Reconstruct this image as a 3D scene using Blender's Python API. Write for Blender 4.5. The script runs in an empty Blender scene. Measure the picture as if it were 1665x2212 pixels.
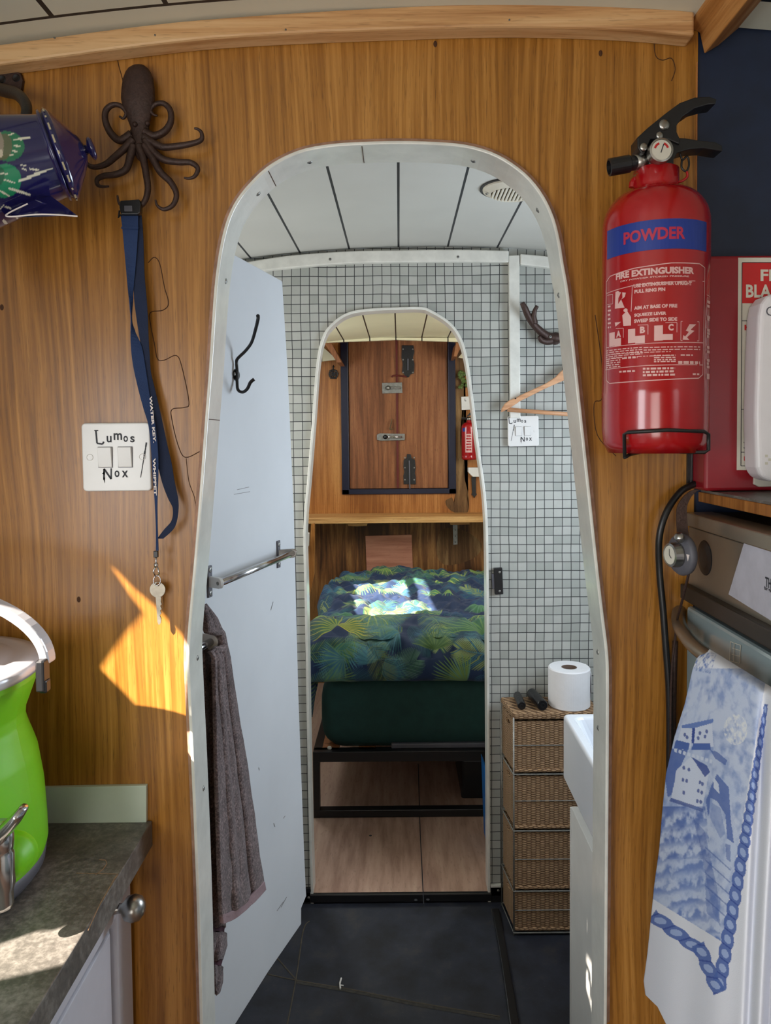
import bpy, bmesh, math, random
import numpy as np
from mathutils import Vector, Matrix, noise
from math import sin, cos, pi, radians, sqrt, atan2

random.seed(7)
C = bpy.context.scene.collection
scene = bpy.context.scene

# ------------------------------------------------------------------ camera
F = 1600.0                       # focal length in pixels of the 1665 x 2212 frame
EYE = Vector((0, 0, 1.38))
PITCH, ROLL = radians(2.5), radians(-0.5)
SHX, SHY = -30.0, -96.0          # lens shift in pixels
cam_d = bpy.data.cameras.new('camera'); cam = bpy.data.objects.new('camera', cam_d); C.objects.link(cam)
CM = Matrix.Rotation(radians(90) - PITCH, 3, 'X') @ Matrix.Rotation(ROLL, 3, 'Z')
cam.matrix_world = Matrix.Translation(EYE) @ CM.to_4x4()
cam_d.sensor_width = 36; cam_d.lens = F / 2212 * 36
cam_d.shift_x = SHX / 2212; cam_d.shift_y = SHY / 2212
cam_d.clip_start = 0.02
scene.camera = cam

# ------------------------------------------------------------------ light
SUN = Vector((.54, .49, -.63)).normalized()      # the way the sunlight travels
w = bpy.data.worlds.new('world'); scene.world = w; w.use_nodes = True
w.node_tree.nodes['Background'].inputs[0].default_value = (.75, .87, 1, 1)
w.node_tree.nodes['Background'].inputs[1].default_value = 1.0
sd = bpy.data.lights.new('sun', 'SUN'); so = bpy.data.objects.new('sun', sd); C.objects.link(so)
so.rotation_euler = SUN.to_track_quat('-Z', 'Y').to_euler(); so.location = (-3, -2, 4)
sd.energy = 27; sd.angle = radians(0.53); sd.color = (1, .88, .76)
def area(name, loc, direction, sx, sy, power, color):
    l = bpy.data.lights.new(name, 'AREA'); o = bpy.data.objects.new(name, l); C.objects.link(o)
    l.shape = 'RECTANGLE'; l.size = sx; l.size_y = sy; l.energy = power; l.color = color
    o.location = loc; o.rotation_euler = Vector(direction).to_track_quat('-Z', 'Z').to_euler()
    return o
area('galley_window_light', (-.77, -.20, 1.27), (1, .0, -.15), .62, .50, 10.5, (.92, .96, 1))
area('rear_fill_light', (-.35, -1.25, .95), (.12, 1, -.02), .7, .8, 12, (1, .97, .92))  # unseen fill light added behind the camera
area('galley_side_window_light', (.90, -.35, 1.30), (-1, .3, -.2), .5, .35, 1.2, (.93, .96, 1))
area('bathroom_window_light', (.86, 1.55, 1.35), (-1, -.1, -.1), .55, .45, 10, (.77, .88, 1))
area('bathroom_port_light', (-.76, 1.84, 1.35), (1, .25, .0), .3, .7, 6, (1, .97, .9))
area('bedroom_window_light', (-.76, 3.2, 1.4), (1, .1, -.35), .8, .35, 9, (.9, .95, 1))
area('bedroom_port_light', (.88, 3.0, 1.5), (-1, .25, -.2), .7, .3, 9, (1, .97, .92))
scene.view_settings.view_transform = 'Standard'; scene.view_settings.look = 'None'
scene.view_settings.exposure = 0.0; scene.view_settings.gamma = 1; scene.view_settings.use_curve_mapping = False
scene.cycles.use_denoising = True
scene.cycles.max_bounces = 8; scene.cycles.diffuse_bounces = 5

# ------------------------------------------------------------------ photograph measurement -> world
def ray(px, py):
    d = Vector(((px - 832.5 + SHX) / F, -(py - 1106 - SHY) / F, -1))
    return CM @ d
def P(px, py, Y):
    d = ray(px, py); return EYE + d * (Y / d.y)
def PZ(px, py, z):
    d = ray(px, py); return EYE + d * ((z - EYE.z) / d.z)
def PX(px, py, X):
    d = ray(px, py); return EYE + d * (X / d.x)
def PP(px, py, p0, n):
    d = ray(px, py); return EYE + d * ((p0 - EYE).dot(n) / d.dot(n))
def PS(pts, Y): return [P(a, b, Y) for a, b in pts]

# ------------------------------------------------------------------ object helpers
def tag(o, label=None, cat=None, group=None, kind=None):
    if label: o['label'] = label
    if cat: o['category'] = cat
    if group: o['group'] = group
    if kind: o['kind'] = kind
    return o
def thing(name, label, cat, loc=(0, 0, 0), group=None):
    o = bpy.data.objects.new(name, None); C.objects.link(o); o.location = loc; o.empty_display_size = .02
    return tag(o, label, cat, group)
def link(o, parent):
    C.objects.link(o)
    if parent is not None:
        o.parent = parent
        o.matrix_parent_inverse = Matrix.Translation(-parent.location) if parent.type == 'EMPTY' else Matrix.Identity(4)
def obj(name, bm, mat, parent=None, smooth=False, bevel=0, seg=2, label=None):
    bmesh.ops.recalc_face_normals(bm, faces=bm.faces)
    me = bpy.data.meshes.new(name); bm.to_mesh(me); bm.free()
    return obj_me(name, me, mat, parent, smooth, bevel, seg, label)
def obj_me(name, me, mat, parent=None, smooth=False, bevel=0, seg=2, label=None):
    o = bpy.data.objects.new(name, me); link(o, parent)
    if mat: me.materials.append(mat)
    if smooth:
        for p in me.polygons: p.use_smooth = True
    if bevel:
        m = o.modifiers.new('b', 'BEVEL'); m.width = bevel; m.segments = seg; m.limit_method = 'ANGLE'; m.angle_limit = radians(35)
        m.harden_normals = False
    if label: o['label'] = label
    return o
def structure(name, bm, mat, parent=None, **k):
    o = obj(name, bm, mat, parent, **k)
    if parent is None: o['kind'] = 'structure'
    return o
NB = bmesh.new
def hexa(bm, v):
    vs = [bm.verts.new(p) for p in v]
    for f in ((0, 1, 2, 3), (4, 7, 6, 5), (0, 4, 5, 1), (1, 5, 6, 2), (2, 6, 7, 3), (3, 7, 4, 0)):
        bm.faces.new([vs[i] for i in f])
def box(bm, c, s, M=None):
    x, y, z = s[0] / 2, s[1] / 2, s[2] / 2
    v = [Vector(p) for p in ((-x, -y, -z), (x, -y, -z), (x, y, -z), (-x, y, -z), (-x, -y, z), (x, -y, z), (x, y, z), (-x, y, z))]
    c = Vector(c)
    hexa(bm, [(M @ p if M else p) + c for p in v]); return bm
def box2(bm, a, b):
    a, b = Vector(a), Vector(b)
    return box(bm, (a + b) / 2, [abs(b[i] - a[i]) for i in range(3)])
def prism(bm, pts, vec):
    vec = Vector(vec)
    a = [bm.verts.new(p) for p in pts]; b = [bm.verts.new(Vector(p) + vec) for p in pts]
    n = len(a)
    bm.faces.new(a); bm.faces.new(b[::-1])
    for i in range(n): bm.faces.new([a[i], b[i], b[(i + 1) % n], a[(i + 1) % n]])
    return bm
def catmull(pts, n=6, closed=False):
    pts = [Vector(p) for p in pts]; out = []
    N = len(pts); rng = N if closed else N - 1
    for i in range(rng):
        if closed: p0, p1, p2, p3 = pts[i - 1], pts[i], pts[(i + 1) % N], pts[(i + 2) % N]
        else: p0, p1, p2, p3 = pts[max(i - 1, 0)], pts[i], pts[i + 1], pts[min(i + 2, N - 1)]
        for k in range(n):
            t = k / n
            out.append(.5 * ((2 * p1) + (p2 - p0) * t + (2 * p0 - 5 * p1 + 4 * p2 - p3) * t * t + (3 * p1 - p0 - 3 * p2 + p3) * t ** 3))
    if not closed: out.append(pts[-1])
    return out
def lerp_list(v, n):
    if not hasattr(v, '__len__'): return [v] * n
    return list(np.interp(np.linspace(0, 1, n), np.linspace(0, 1, len(v)), v))
def tube(bm, pts, r, seg=10, closed=False):
    pts = [Vector(p) for p in pts]; N = len(pts); rs = lerp_list(r, N)
    T = []
    for i in range(N):
        a = pts[(i - 1) % N] if closed or i > 0 else pts[0]
        b = pts[(i + 1) % N] if closed or i < N - 1 else pts[-1]
        T.append((b - a).normalized())
    up = Vector((0, 0, 1)) if abs(T[0].z) < .9 else Vector((1, 0, 0))
    n = (up - T[0] * up.dot(T[0])).normalized(); rings = []
    for i in range(N):
        n = (n - T[i] * n.dot(T[i])).normalized(); b = T[i].cross(n)
        rings.append([bm.verts.new(pts[i] + (n * cos(2 * pi * k / seg) + b * sin(2 * pi * k / seg)) * rs[i]) for k in range(seg)])
    for i in range(N if closed else N - 1):
        A, B = rings[i], rings[(i + 1) % N]
        for k in range(seg): bm.faces.new([A[k], A[(k + 1) % seg], B[(k + 1) % seg], B[k]])
    if not closed:
        bm.faces.new(rings[0]); bm.faces.new(rings[-1][::-1])
    return bm
def frame_of(axis):
    a = Vector(axis).normalized(); u = Vector((0, 0, 1)) if abs(a.z) < .9 else Vector((1, 0, 0))
    x = u.cross(a).normalized(); return x, a.cross(x), a
def lathe(bm, c, axis, prof, seg=32, sx=1, sy=1, cap=True):
    """prof: list of (r, h) along axis"""
    c = Vector(c); x, y, a = frame_of(axis); rings = []
    for r, h in prof:
        if r < 1e-6: rings.append([bm.verts.new(c + a * h)])
        else: rings.append([bm.verts.new(c + a * h + (x * cos(2 * pi * k / seg) * sx + y * sin(2 * pi * k / seg) * sy) * r) for k in range(seg)])
    for A, B in zip(rings, rings[1:]):
        if len(A) == 1 and len(B) == 1: continue
        for k in range(seg):
            k2 = (k + 1) % seg
            if len(A) == 1: bm.faces.new([A[0], B[k], B[k2]])
            elif len(B) == 1: bm.faces.new([A[k], A[k2], B[0]])
            else: bm.faces.new([A[k], A[k2], B[k2], B[k]])
    for R_, rev in ((rings[0], 1), (rings[-1], 0)):
        if len(R_) > 1 and cap: bm.faces.new(R_[::-1] if rev else R_)
    return bm
def cyl(bm, a, b, r, seg=20):
    a, b = Vector(a), Vector(b)
    return lathe(bm, a, b - a, [(r, 0), (r, (b - a).length)], seg)
def grid_me(name, pts, nu, nv, colors=None):
    """pts: numpy (nv, nu, 3)"""
    me = bpy.data.meshes.new(name)
    co = np.asarray(pts, dtype=np.float32).reshape(-1, 3)
    idx = np.arange(nu * nv).reshape(nv, nu)
    q = np.stack([idx[:-1, :-1], idx[:-1, 1:], idx[1:, 1:], idx[1:, :-1]], -1).reshape(-1, 4)
    me.vertices.add(len(co)); me.vertices.foreach_set('co', co.ravel())
    me.loops.add(q.size); me.loops.foreach_set('vertex_index', q.ravel().astype(np.int32))
    me.polygons.add(len(q)); me.polygons.foreach_set('loop_start', np.arange(0, q.size, 4, dtype=np.int32))
    me.polygons.foreach_set('use_smooth', np.ones(len(q), dtype=bool))
    me.update(calc_edges=True)
    if colors is not None:
        ca = me.color_attributes.new('Col', 'FLOAT_COLOR', 'POINT')
        rgba = np.ones((nu * nv, 4), dtype=np.float32); rgba[:, :3] = np.asarray(colors).reshape(-1, 3)
        ca.data.foreach_set('color', rgba.ravel())
    return me
def sheet(outer, holes, vec, bm=None):
    """flat plate with holes; outer/holes lists of Vector in a plane; vec = thickness vector"""
    bm = bm or NB(); vec = Vector(vec); edges = []; loops = []
    for lp in [outer] + list(holes):
        vs = [bm.verts.new(p) for p in lp]
        es = [bm.edges.new((vs[i], vs[(i + 1) % len(vs)])) for i in range(len(vs))]
        edges += es; loops.append(vs)
    res = bmesh.ops.triangle_fill(bm, edges=edges, use_beauty=True, use_dissolve=False)
    faces = [g for g in res['geom'] if isinstance(g, bmesh.types.BMFace)]
    mp = {}
    for lp in loops:
        for v in lp: mp[v] = bm.verts.new(v.co + vec)
    for f in faces: bm.faces.new([mp[v] for v in f.verts][::-1])
    for lp in loops:
        for i in range(len(lp)):
            a, b = lp[i], lp[(i + 1) % len(lp)]
            bm.faces.new([a, b, mp[b], mp[a]])
    return bm
def S(r, g, b):   # sRGB 0-255 -> linear
    f = lambda c: (c / 255 / 12.92) if c / 255 <= .04045 else ((c / 255 + .055) / 1.055) ** 2.4
    return (f(r), f(g), f(b))

# ------------------------------------------------------------------ lettering
def text_me(s, shear=0, bold=0.0):
    cu = bpy.data.curves.new('t', 'FONT'); cu.body = s; cu.size = 1; cu.resolution_u = 3; cu.shear = shear; cu.offset = bold
    o = bpy.data.objects.new('t', cu); C.objects.link(o)
    bpy.context.view_layer.update()
    dg = bpy.context.evaluated_depsgraph_get()
    me = bpy.data.meshes.new_from_object(o.evaluated_get(dg))
    bpy.data.objects.remove(o); bpy.data.curves.remove(cu)
    return me
def flat(c, right, up, off=0.0):
    c, right, up = Vector(c), Vector(right).normalized(), Vector(up).normalized(); n = right.cross(up)
    return lambda u, v: c + right * u + up * v + n * off
def add_text(bm, s, u, v, w, h, mapf, shear=0, bold=0.02):
    """fit text in the box centred on (u, v), w wide, h high"""
    me = text_me(s, shear, bold)
    xs = [p.co.x for p in me.vertices]; ys = [p.co.y for p in me.vertices]
    x0, x1, y0, y1 = min(xs), max(xs), min(ys), max(ys)
    vs = [bm.verts.new(mapf(u + ((p.co.x - x0) / (x1 - x0) - .5) * w, v + ((p.co.y - y0) / (y1 - y0) - .5) * h)) for p in me.vertices]
    for f in me.polygons:
        try: bm.faces.new([vs[i] for i in f.vertices])
        except ValueError: pass
    bpy.data.meshes.remove(me); return bm
def add_poly(bm, pts, mapf):
    bm.faces.new([bm.verts.new(mapf(a, b)) for a, b in pts]); return bm
def add_rect(bm, u, v, w, h, mapf, n=1):
    for i in range(n):
        a, b = u - w / 2 + w * i / n, u - w / 2 + w * (i + 1) / n
        add_poly(bm, [(a, v - h / 2), (b, v - h / 2), (b, v + h / 2), (a, v + h / 2)], mapf)
    return bm
def add_line(bm, pts, wd, mapf):
    for (a, b), (c, d) in zip(pts, pts[1:]):
        L = max(math.hypot(c - a, d - b), 1e-9); nx, ny = -(d - b) / L * wd / 2, (c - a) / L * wd / 2
        add_poly(bm, [(a + nx, b + ny), (a - nx, b - ny), (c - nx, d - ny), (c + nx, d + ny)], mapf)
    return bm

# ------------------------------------------------------------------ materials
class NT:
    def __init__(s, name):
        s.m = bpy.data.materials.new(name); s.m.use_nodes = True; s.t = s.m.node_tree
        s.b = s.t.nodes['Principled BSDF']
    def node(s, ty, **k):
        n = s.t.nodes.new('ShaderNode' + ty)
        for a, v in k.items(): setattr(n, a, v)
        return n
    def set(s, sock, v):
        if hasattr(v, 'is_output') or isinstance(v, bpy.types.NodeSocket): s.t.links.new(v, sock)
        elif v is not None: sock.default_value = v
    def math(s, op, a, b=None, c=None, clamp=False):
        n = s.node('Math', operation=op, use_clamp=clamp); s.set(n.inputs[0], a)
        if b is not None: s.set(n.inputs[1], b)
        if c is not None: s.set(n.inputs[2], c)
        return n.outputs[0]
    def pos(s): return s.node('TexCoord').outputs['Object']
    def xyz(s, v=None):
        n = s.node('SeparateXYZ'); s.set(n.inputs[0], v if v is not None else s.pos()); return n.outputs
    def comb(s, x, y, z):
        n = s.node('CombineXYZ'); s.set(n.inputs[0], x); s.set(n.inputs[1], y); s.set(n.inputs[2], z); return n.outputs[0]
    def scale(s, v, sc):
        n = s.node('Mapping'); s.set(n.inputs[0], v); n.inputs['Scale'].default_value = sc; return n.outputs[0]
    def noise(s, v, sc, detail=3, rough=.5, dist=0):
        n = s.node('TexNoise'); s.set(n.inputs['Vector'], v); n.inputs['Scale'].default_value = sc
        n.inputs['Detail'].default_value = detail; n.inputs['Roughness'].default_value = rough; n.inputs['Distortion'].default_value = dist
        return n.outputs[0]
    def ramp(s, f, stops):
        n = s.node('ValToRGB'); s.set(n.inputs[0], f); e = n.color_ramp.elements
        while len(e) < len(stops): e.new(.5)
        for el, (p, c) in zip(e, stops):
            el.position = p; el.color = (*c, 1) if len(c) == 3 else c
        return n.outputs[0]
    def mix(s, f, a, b, mode='MIX'):
        n = s.node('Mix', data_type='RGBA', blend_type=mode); s.set(n.inputs[0], f)
        for i, v in ((6, a), (7, b)): s.set(n.inputs[i], (*v, 1) if isinstance(v, tuple) and len(v) == 3 else v)
        return n.outputs[2]
    def bump(s, h, st=.3, dist=.001):
        n = s.node('Bump'); s.set(n.inputs['Height'], h); n.inputs['Strength'].default_value = st; n.inputs['Distance'].default_value = dist
        s.t.links.new(n.outputs[0], s.b.inputs['Normal'])
    def out(s, col=None, rough=.5, metal=0, spec=.5, coat=0, coat_r=.1, trans=0, sss=0, sheen=0):
        if col is not None: s.set(s.b.inputs['Base Color'], (*col, 1) if isinstance(col, tuple) else col)
        s.set(s.b.inputs['Roughness'], rough); s.set(s.b.inputs['Metallic'], metal)
        s.b.inputs['Specular IOR Level'].default_value = spec
        s.b.inputs['Coat Weight'].default_value = coat; s.b.inputs['Coat Roughness'].default_value = coat_r
        s.b.inputs['Transmission Weight'].default_value = trans
        if sheen: s.b.inputs['Sheen Weight'].default_value = sheen
        return s.m
def plain(name, col, rough=.5, metal=0, var=.12, vs=30, bump=0, bs=200, coat=0, spec=.5, **k):
    t = NT(name); p = t.pos(); n = t.noise(p, vs, 4, .6)
    lo = tuple(c * (1 - var) for c in col); hi = tuple(min(c * (1 + var), 1) for c in col)
    c = t.ramp(n, [(.3, lo), (.7, hi)])
    if bump: t.bump(t.noise(p, bs, 3), bump, .001)
    return t.out(c, rough, metal, spec, coat, **k)
def wood(name, dark, mid, light, axis='z', fine=1.0, rough=.35, coat=.0, pores=.5, big=.5, spec=.4):
    t = NT(name); p = t.pos()
    def sc(a, l): return {'z': (a, a, l), 'x': (l, a, a), 'y': (a, l, a)}[axis]
    warp = t.noise(t.scale(p, sc(2.2, .7)), 2, 2)
    v = t.node('VectorMath', operation='ADD'); t.set(v.inputs[0], p)
    t.set(v.inputs[1], t.comb(t.math('MULTIPLY', warp, .05), 0, 0) if axis == 'z' else (0, 0, 0))
    p2 = v.outputs[0]
    n1 = t.noise(t.scale(p2, sc(34 * fine, 1.3)), 1, 5, .62)
    n2 = t.noise(t.scale(p2, sc(120 * fine, 4)), 1, 4, .6)
    n3 = t.noise(t.scale(p, sc(3.5, .9)), 1, 3)
    g = t.math('ADD', t.math('MULTIPLY', n1, .42), t.math('MULTIPLY', n2, .58))
    g = t.math('ADD', g, t.math('MULTIPLY', t.math('SUBTRACT', n3, .5), big))
    c = t.ramp(g, [(.36, dark), (.5, mid), (.63, light)])
    po = t.noise(t.scale(p2, sc(640 * fine, 42)), 1, 2, .5)
    pm = t.math('MULTIPLY', t.math('MULTIPLY', t.math('SUBTRACT', .40, po), 9, clamp=True), pores, clamp=True)
    c = t.mix(pm, c, tuple(d * .38 for d in dark))
    t.bump(t.math('ADD', n2, t.math('MULTIPLY', po, .7)), .12, .0006)
    return t.out(c, rough, 0, spec, coat, .25)
M = {}
M['ply'] = wood('varnished_ply', S(126, 80, 24), S(160, 107, 40), S(186, 132, 62), rough=.34, big=.26, fine=1.55, pores=.45, coat=.3)
M['pine'] = wood('pale_beam_wood', S(160, 108, 62), S(206, 158, 106), S(224, 184, 134), 'x', rough=.5, pores=.3)
M['pine_y'] = wood('pale_beam_wood_lengthwise', S(140, 88, 40), S(178, 120, 62), S(200, 145, 85), 'y', rough=.5, pores=.3)
M['bedply'] = wood('bedroom_ply', S(136, 82, 32), S(170, 110, 52), S(192, 134, 72), rough=.4, big=.8)
M['darkply'] = wood('stained_ply', S(70, 42, 20), S(120, 78, 38), S(165, 118, 66), rough=.55, big=1.6, fine=.6)
M['hatchwood'] = wood('reddish_ply', S(108, 64, 34), S(138, 86, 50), S(160, 106, 66), rough=.5, big=.4, fine=.7)
M['shelfwood'] = wood('shelf_pine', S(150, 100, 50), S(190, 140, 82), S(215, 170, 110), 'x', rough=.5)
M['pinkply'] = wood('pink_ply_board', S(175, 115, 90), S(195, 135, 108), S(208, 150, 122), 'x', rough=.7, big=.3, fine=.4, pores=.2)
M['floorply'] = wood('bedroom_floor_ply', S(150, 118, 102), S(176, 144, 126), S(190, 160, 140), 'y', rough=.6, big=.6, fine=.3, pores=.25)
M['hangerwood'] = wood('hanger_beech', S(185, 135, 98), S(208, 158, 118), S(220, 172, 132), 'x', rough=.45, pores=.2)
M['white'] = plain('white_paint', S(214, 215, 212), .35, var=.05, vs=12)
M['lining'] = plain('worn_white_gloss_paint', S(220, 220, 212), .28, var=.10, vs=25, coat=.3)
M['liningedge'] = plain('bare_edge_of_lining', S(168, 132, 112), .5, var=.3, vs=60)
M['door'] = plain('white_door_paint', S(206, 210, 214), .32, var=.035, vs=5)
M['plastic'] = plain('white_plastic', S(226, 225, 222), .25, var=.02)
M['black'] = plain('black_iron', S(30, 29, 29), .45, var=.3, vs=120, bump=.3, bs=300)
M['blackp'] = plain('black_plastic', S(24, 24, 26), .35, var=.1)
M['castiron'] = plain('brown_cast_iron', S(64, 46, 40), .5, .35, var=.25, vs=200, bump=.6, bs=400)
M['chrome'] = plain('chrome', S(200, 200, 202), .18, 1, var=.05)
M['steel'] = plain('brushed_steel', S(165, 163, 158), .3, 1, var=.1)
M['dullsteel'] = plain('dull_zinc', S(150, 150, 145), .45, .8, var=.2, vs=80)
M['navy'] = plain('navy_paint', S(26, 38, 62), .55, var=.15)
M['navyframe'] = plain('navy_gloss_paint', S(20, 22, 46), .35, var=.15)
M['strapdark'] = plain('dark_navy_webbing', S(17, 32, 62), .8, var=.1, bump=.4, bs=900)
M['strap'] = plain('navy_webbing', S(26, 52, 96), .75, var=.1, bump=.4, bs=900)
M['ink'] = plain('black_ink', S(38, 40, 48), .6, var=.1)
M['inkwhite'] = plain('white_ink', S(225, 215, 210), .6, var=.03)
M['inkpink'] = plain('pale_ink_on_red', S(220, 175, 170), .5, var=.05)
M['inkred'] = plain('red_ink', S(190, 30, 30), .5, var=.05)
M['red'] = plain('red_enamel', S(164, 15, 22), .22, var=.06, coat=.4)
M['redbox'] = plain('red_plastic', S(140, 20, 32), .3, var=.06)
M['blueband'] = plain('blue_band', S(28, 54, 140), .35, var=.05)
M['redonblue'] = plain('red_ink_on_blue', S(180, 40, 70), .4, var=.05)
M['paper'] = plain('label_paper', S(205, 200, 185), .6, var=.06)
M['alarm'] = plain('alarm_plastic', S(226, 222, 224), .4, var=.02)
M['grout'] = plain('floor_grout', S(74, 68, 58), .8, var=.3, vs=60)
M['nickel'] = plain('worn_nickel', S(160, 152, 138), .42, .85, var=.15, vs=150)
M['mattress'] = plain('dark_green_sheet', S(24, 62, 58), .85, var=.12, bump=.2, bs=500)
M['ceramic'] = plain('white_ceramic', S(228, 232, 238), .12, var=.01, coat=.5)
M['binbag'] = plain('black_polythene', S(14, 14, 18), .28, var=.2, bump=.5, bs=150)
M['paperroll'] = plain('tissue', S(238, 238, 240), .9, var=.02, bump=.3, bs=200)
M['card'] = plain('brown_card', S(120, 100, 88), .8)
M['blueitem'] = plain('bright_blue_plastic', S(20, 110, 190), .4)
M['greenitem'] = plain('green_ornament', S(90, 110, 50), .6, var=.5, vs=150)
M['greyrubber'] = plain('grey_rubber', S(84, 84, 92), .5)
M['lidmetal'] = plain('lid_plastic_grey', S(206, 206, 212), .22, .15, var=.03)
M['dash'] = plain('cream_dash', S(176, 164, 134), .5)
M['tan'] = plain('stain_edge', S(104, 80, 50), .7, var=.3)
# ------------------------------------------------------------------ special surface materials
def groove_ceiling(name, col, pitch, x0, wd, gcol, cross=None, dirt=.06):
    t = NT(name); x, y, z = t.xyz(); p = t.pos()
    f = t.math('FRACT', t.math('ADD', t.math('DIVIDE', t.math('SUBTRACT', x, x0), pitch), .5))
    d = t.math('MULTIPLY', t.math('ABSOLUTE', t.math('SUBTRACT', f, .5)), pitch)
    g = t.math('LESS_THAN', d, wd / 2)
    if cross:
        edge, cw = cross
        g = t.math('MULTIPLY', g, t.math('LESS_THAN', y, edge))
        g = t.math('MAXIMUM', g, t.math('LESS_THAN', t.math('ABSOLUTE', t.math('SUBTRACT', y, edge)), cw / 2))
    n = t.noise(p, 7, 4)
    c = t.ramp(n, [(.3, tuple(c * (1 - dirt) for c in col)), (.7, col)])
    t.bump(t.math('SUBTRACT', 1, g), .6, .002)
    return t.out(t.mix(g, c, gcol), .45)
M['ceil_galley'] = groove_ceiling('galley_ceiling_boards', S(226, 226, 208), .1325, -.398, .006, S(20, 22, 30), cross=(.882, .005))
M['ceil_bath'] = groove_ceiling('bathroom_ceiling_boards', S(192, 192, 186), .1405, .003, .0055, S(28, 32, 38))
M['ceil_bed'] = groove_ceiling('bedroom_ceiling_boards', S(222, 215, 180), .130, -.012, .006, S(40, 36, 28))

def mosaic():
    t = NT('mosaic_tiles'); x, y, z = t.xyz(); p = t.pos(); q = .02585
    # tiles stand slightly off square, as laid
    wob = t.math('MULTIPLY', t.math('SUBTRACT', t.noise(p, 6, 2), .5), .006)
    u = t.math('DIVIDE', t.math('ADD', t.math('ADD', x, t.math('MULTIPLY', y, 1.0)), wob), q)
    v = t.math('DIVIDE', t.math('ADD', z, wob), q)
    fu, fv = t.math('FRACT', u), t.math('FRACT', v)
    du = t.math('ABSOLUTE', t.math('SUBTRACT', fu, .5)); dv = t.math('ABSOLUTE', t.math('SUBTRACT', fv, .5))
    g = t.math('GREATER_THAN', t.math('MAXIMUM', du, dv), .462)
    wn = t.node('TexWhiteNoise', noise_dimensions='2D')
    t.set(wn.inputs['Vector'], t.comb(t.math('FLOOR', u), t.math('FLOOR', v), 0))
    c = t.ramp(wn.outputs[0], [(0, S(164, 168, 163)), (.5, S(180, 183, 178)), (1, S(190, 192, 187))])
    c = t.mix(t.math('MULTIPLY', t.noise(p, 60, 5, .7), .35), c, S(150, 150, 140))
    t.bump(t.math('SUBTRACT', 1, g), .5, .0015)
    r = t.math('ADD', .35, t.math('MULTIPLY', g, .5))
    return t.out(t.mix(g, c, S(50, 52, 54)), r)
M['mosaic'] = mosaic()

def slate():
    t = NT('slate_floor'); p = t.pos()
    n = t.noise(p, 9, 6, .65); s = t.noise(p, 400, 2)
    c = t.ramp(n, [(.35, S(27, 29, 36)), (.55, S(40, 44, 56)), (.75, S(66, 64, 62))])
    c = t.mix(t.math('GREATER_THAN', s, .74), c, S(110, 110, 110))
    t.bump(n, .25, .002); return t.out(c, .55)
M['slate'] = slate()

def worktop_mat():
    t = NT('grey_laminate'); p = t.pos()
    n = t.noise(p, 14, 6, .7); f = t.noise(p, 130, 4, .7)
    c = t.ramp(t.math('ADD', t.math('MULTIPLY', n, .6), t.math('MULTIPLY', f, .4)), [(.35, S(60, 58, 57)), (.5, S(96, 92, 87)), (.68, S(146, 142, 135))])
    t.bump(f, .3, .0006); return t.out(c, .38)
M['worktop'] = worktop_mat()

def wicker():
    t = NT('wicker_weave'); x, y, z = t.xyz()
    h = t.math('ADD', x, y)
    ph, pv = .0048, .0125
    cell = t.math('FLOOR', t.math('DIVIDE', h, pv))
    zz = t.math('ADD', t.math('DIVIDE', z, ph), t.math('MULTIPLY', t.math('MODULO', cell, 2), .5))
    zz = t.math('ADD', zz, t.math('MULTIPLY', t.noise(t.pos(), 60, 3), .9))
    row = t.math('ABSOLUTE', t.math('SINE', t.math('MULTIPLY', zz, pi)))
    col = t.math('ABSOLUTE', t.math('SINE', t.math('MULTIPLY', t.math('DIVIDE', h, pv), pi)))
    k = t.math('MULTIPLY', t.math('POWER', row, .7), t.math('ADD', .45, t.math('MULTIPLY', col, .55)))
    c = t.ramp(k, [(.05, S(60, 42, 28)), (.4, S(132, 100, 70)), (.85, S(186, 152, 114))])
    c = t.mix(t.math('MULTIPLY', t.noise(t.pos(), 120, 4), .4), c, S(110, 80, 52))
    t.bump(k, .9, .003); return t.out(c, .7)
M['wicker'] = wicker()

def terry():
    t = NT('terry_cloth'); p = t.pos()
    n = t.noise(p, 320, 4, .7); m = t.noise(p, 40, 3)
    c = t.ramp(t.math('ADD', t.math('MULTIPLY', n, .75), t.math('MULTIPLY', m, .25)), [(.36, S(48, 36, 40)), (.5, S(100, 84, 86)), (.64, S(160, 140, 140))])
    t.bump(n, 1.0, .004); return t.out(c, .95, sheen=.3)
M['terry'] = terry()
M['hem'] = plain('towel_hem', S(140, 118, 122), .9, var=.1, bump=.5, bs=200)

def attr_mat(name, rough=.7, bump=.2, bs=700, coat=0, sheen=0, glow=0):
    t = NT(name); a = t.node('Attribute', attribute_name='Col')
    t.bump(t.noise(t.pos(), bs, 3), bump, .0006)
    return t.out(a.outputs['Color'], rough, coat=coat, sheen=sheen)
M['duvet'] = attr_mat('palm_print_cotton', .8, .25, sheen=.1)
M['teatowel'] = attr_mat('printed_tea_towel', .9, .4, 900)
M['enamel'] = attr_mat('painted_enamel', .12, .03, 60, coat=.6)
M['spec_top'] = plain('enamel_blue', S(26, 24, 74), .14, var=.1, coat=.6)

def silicone():
    t = NT('green_silicone'); 
    t.b.inputs['Subsurface Weight'].default_value = .35; t.b.inputs['Subsurface Radius'].default_value = (.3, 1, .05); t.b.inputs['Subsurface Scale'].default_value = .02
    return t.out(S(116, 196, 10), .46)
M['silicone'] = silicone()

# ------------------------------------------------------------------ rooms
W0, W1 = -.80, .95         # hull sides
YB0, YB1 = .94, .985       # first bulkhead (galley / bathroom)
YM0, YM1 = 2.14, 2.185     # second bulkhead (bathroom / bedroom)
YE = 4.0                   # end wall of the bedroom
ZF, ZBED = 0.0, .028
def zc(x, top=1.38 + .537): return top - (x - .075) ** 2 / 8.5

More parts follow.
